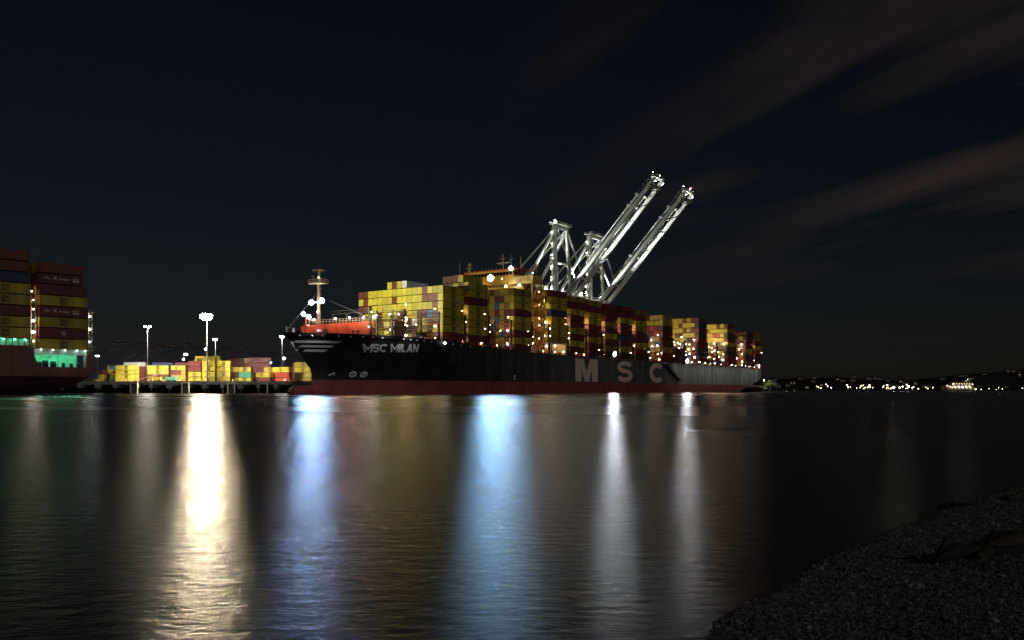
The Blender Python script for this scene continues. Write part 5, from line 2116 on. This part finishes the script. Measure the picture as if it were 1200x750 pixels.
def tree(x, y, z, h, r, label, seed, n=1500):
    rg = random.Random(seed)
    o = thing('broadleaf_tree', label, 'tree', (x, y, z), 0)
    tb = MB().tube([(0, 0, -1), (0, 0, h * .3), (.3, 0, h * .55)], [.45, .34, .2], 8)
    for k in range(7):
        a = k * .9
        tb.tube([(0, 0, h * (.25 + .03 * k)), (math.cos(a) * r * .35, math.sin(a) * r * .35, h * .5), (math.cos(a) * r * .7, math.sin(a) * r * .7, h * (.58 + .05 * (k % 3)))],
                [.2, .12, .05], 6)
    tb.build('trunk', M_BARK, o)
    cl = []
    for k in range(26):
        a = rg.random() * 6.28
        q = rg.random() ** .5
        cl.append((math.cos(a) * r * q * .85, math.sin(a) * r * q * .85, h * (.42 + .5 * rg.random() * (1 - .55 * q * q)), r * rg.uniform(.2, .36)))
    mb = MB()
    for k in range(n):
        c = rg.choice(cl)
        d = Vector((rg.gauss(0, 1), rg.gauss(0, 1), rg.gauss(0, .8)))
        d = d.normalized() * c[3] * rg.uniform(.5, 1.05)
        p = Vector(c[:3]) + d
        s = rg.uniform(.18, .42)
        u = Vector((rg.gauss(0, 1), rg.gauss(0, 1), rg.gauss(0, 1))).normalized()
        v = u.cross(Vector((rg.gauss(0, 1), rg.gauss(0, 1), rg.gauss(0, 1)))).normalized()
        mb.poly([p - u * s, p + v * s * .6, p + u * s, p - v * s * .6])
    mb.build('crown', M_LEAF, o)
    return o


tree(221.5, 755, 1.6, 8.6, 5.6, 'round green tree lit on the bank just right of the ship stern', 3, 2200)
tree(214.5, 752, 1.2, 4.0, 4.4, 'low bush spreading on the bank between the stern and the round tree', 8, 900)
# a lamp added on the bank to light the tree, a few floats and posts on the waterline
o = thing('lamp_post', 'added lamp post by the stern lighting the round tree', 'street lamp', (213.5, 745, 1.0), 0)
MB().beam((0, 0, 0), (0, 0, 9.5), .25).build('pole', M_POLE, o)
lamp(o, (0, -.3, 9.6), .1, E_YARD, 'bulb')
spot(o, (.2, -.5, 9.3), (9, 9, 4), 9e3, (1, .95, .7), 110, .6)
for k, (x, y, h, lab) in enumerate(((229, 741, 1.3, 'pale mooring post in the water right of the round tree'), (233, 746, 1.1, 'second pale mooring post farther right of the round tree'),
                                   (239, 744, 1.6, 'third pale mooring post standing apart from the round tree'))):
    o = thing('mooring_post', lab, 'post', (x, y, 0), 0, 'posts on the water past the stern')
    MB().tube([(0, 0, -2), (0, 0, h)], [.4, .36], 8).build('pile', M_FENDER, o)
    MB().tube([(0, 0, h), (0, 0, h + .25)], [.45, .2], 8).build('cap', M_WHITE, o)
# dark little float at the far right
o = thing('float', 'small dark float on the water near the right edge', 'float', (147, 262, 0), 0)
MB().tube([(-1.6, 0, .15), (1.6, 0, .15)], .42, 10).build('hull', M_STEEL, o)
MB().beam((.8, 0, .2), (.8, 0, 1.1), .15).build('stub_mast', M_STEEL, o)

# bollards along the quay edge
for k in range(16):
    x = -232 + k * 12.6
    o = put('bollard', MB().tube([(0, 0, 0), (0, 0, .75)], .32, 8).tube([(0, 0, .7), (0, 0, 1.05)], [.5, .42], 8).mesh('bollard', M_FENDER) if k == 0 else bol, None, (x, QY + 1.3, QZ))
    bol = o.data
    tag(o, 'pale mooring bollard on the quay edge', 'bollard', 'bollards along the quay edge')

# repeats that only their place tells apart: say which one, counted from the left
UNIT = ['', 'first', 'second', 'third', 'fourth', 'fifth', 'sixth', 'seventh', 'eighth', 'ninth']


def ordinal(n):
    if n < len(ORD):
        return ORD[n]
    if n in (19, 20, 30, 40, 50):
        return {19: 'nineteenth', 20: 'twentieth', 30: 'thirtieth', 40: 'fortieth', 50: 'fiftieth'}[n]
    return {2: 'twenty', 3: 'thirty', 4: 'forty', 5: 'fifty'}[n // 10] + '-' + UNIT[n % 10]


same = {}
for o in bpy.data.objects:
    if o.parent is None and o.get('category') and o.get('label'):
        same.setdefault(o['label'], []).append(o)
for lab, os_ in same.items():
    if len(os_) > 1:
        os_.sort(key=lambda q: q.location.x / q.location.y)
        for k, o in enumerate(os_):
            o['label'] = f'{lab}, {ordinal(k + 1)} from the left'
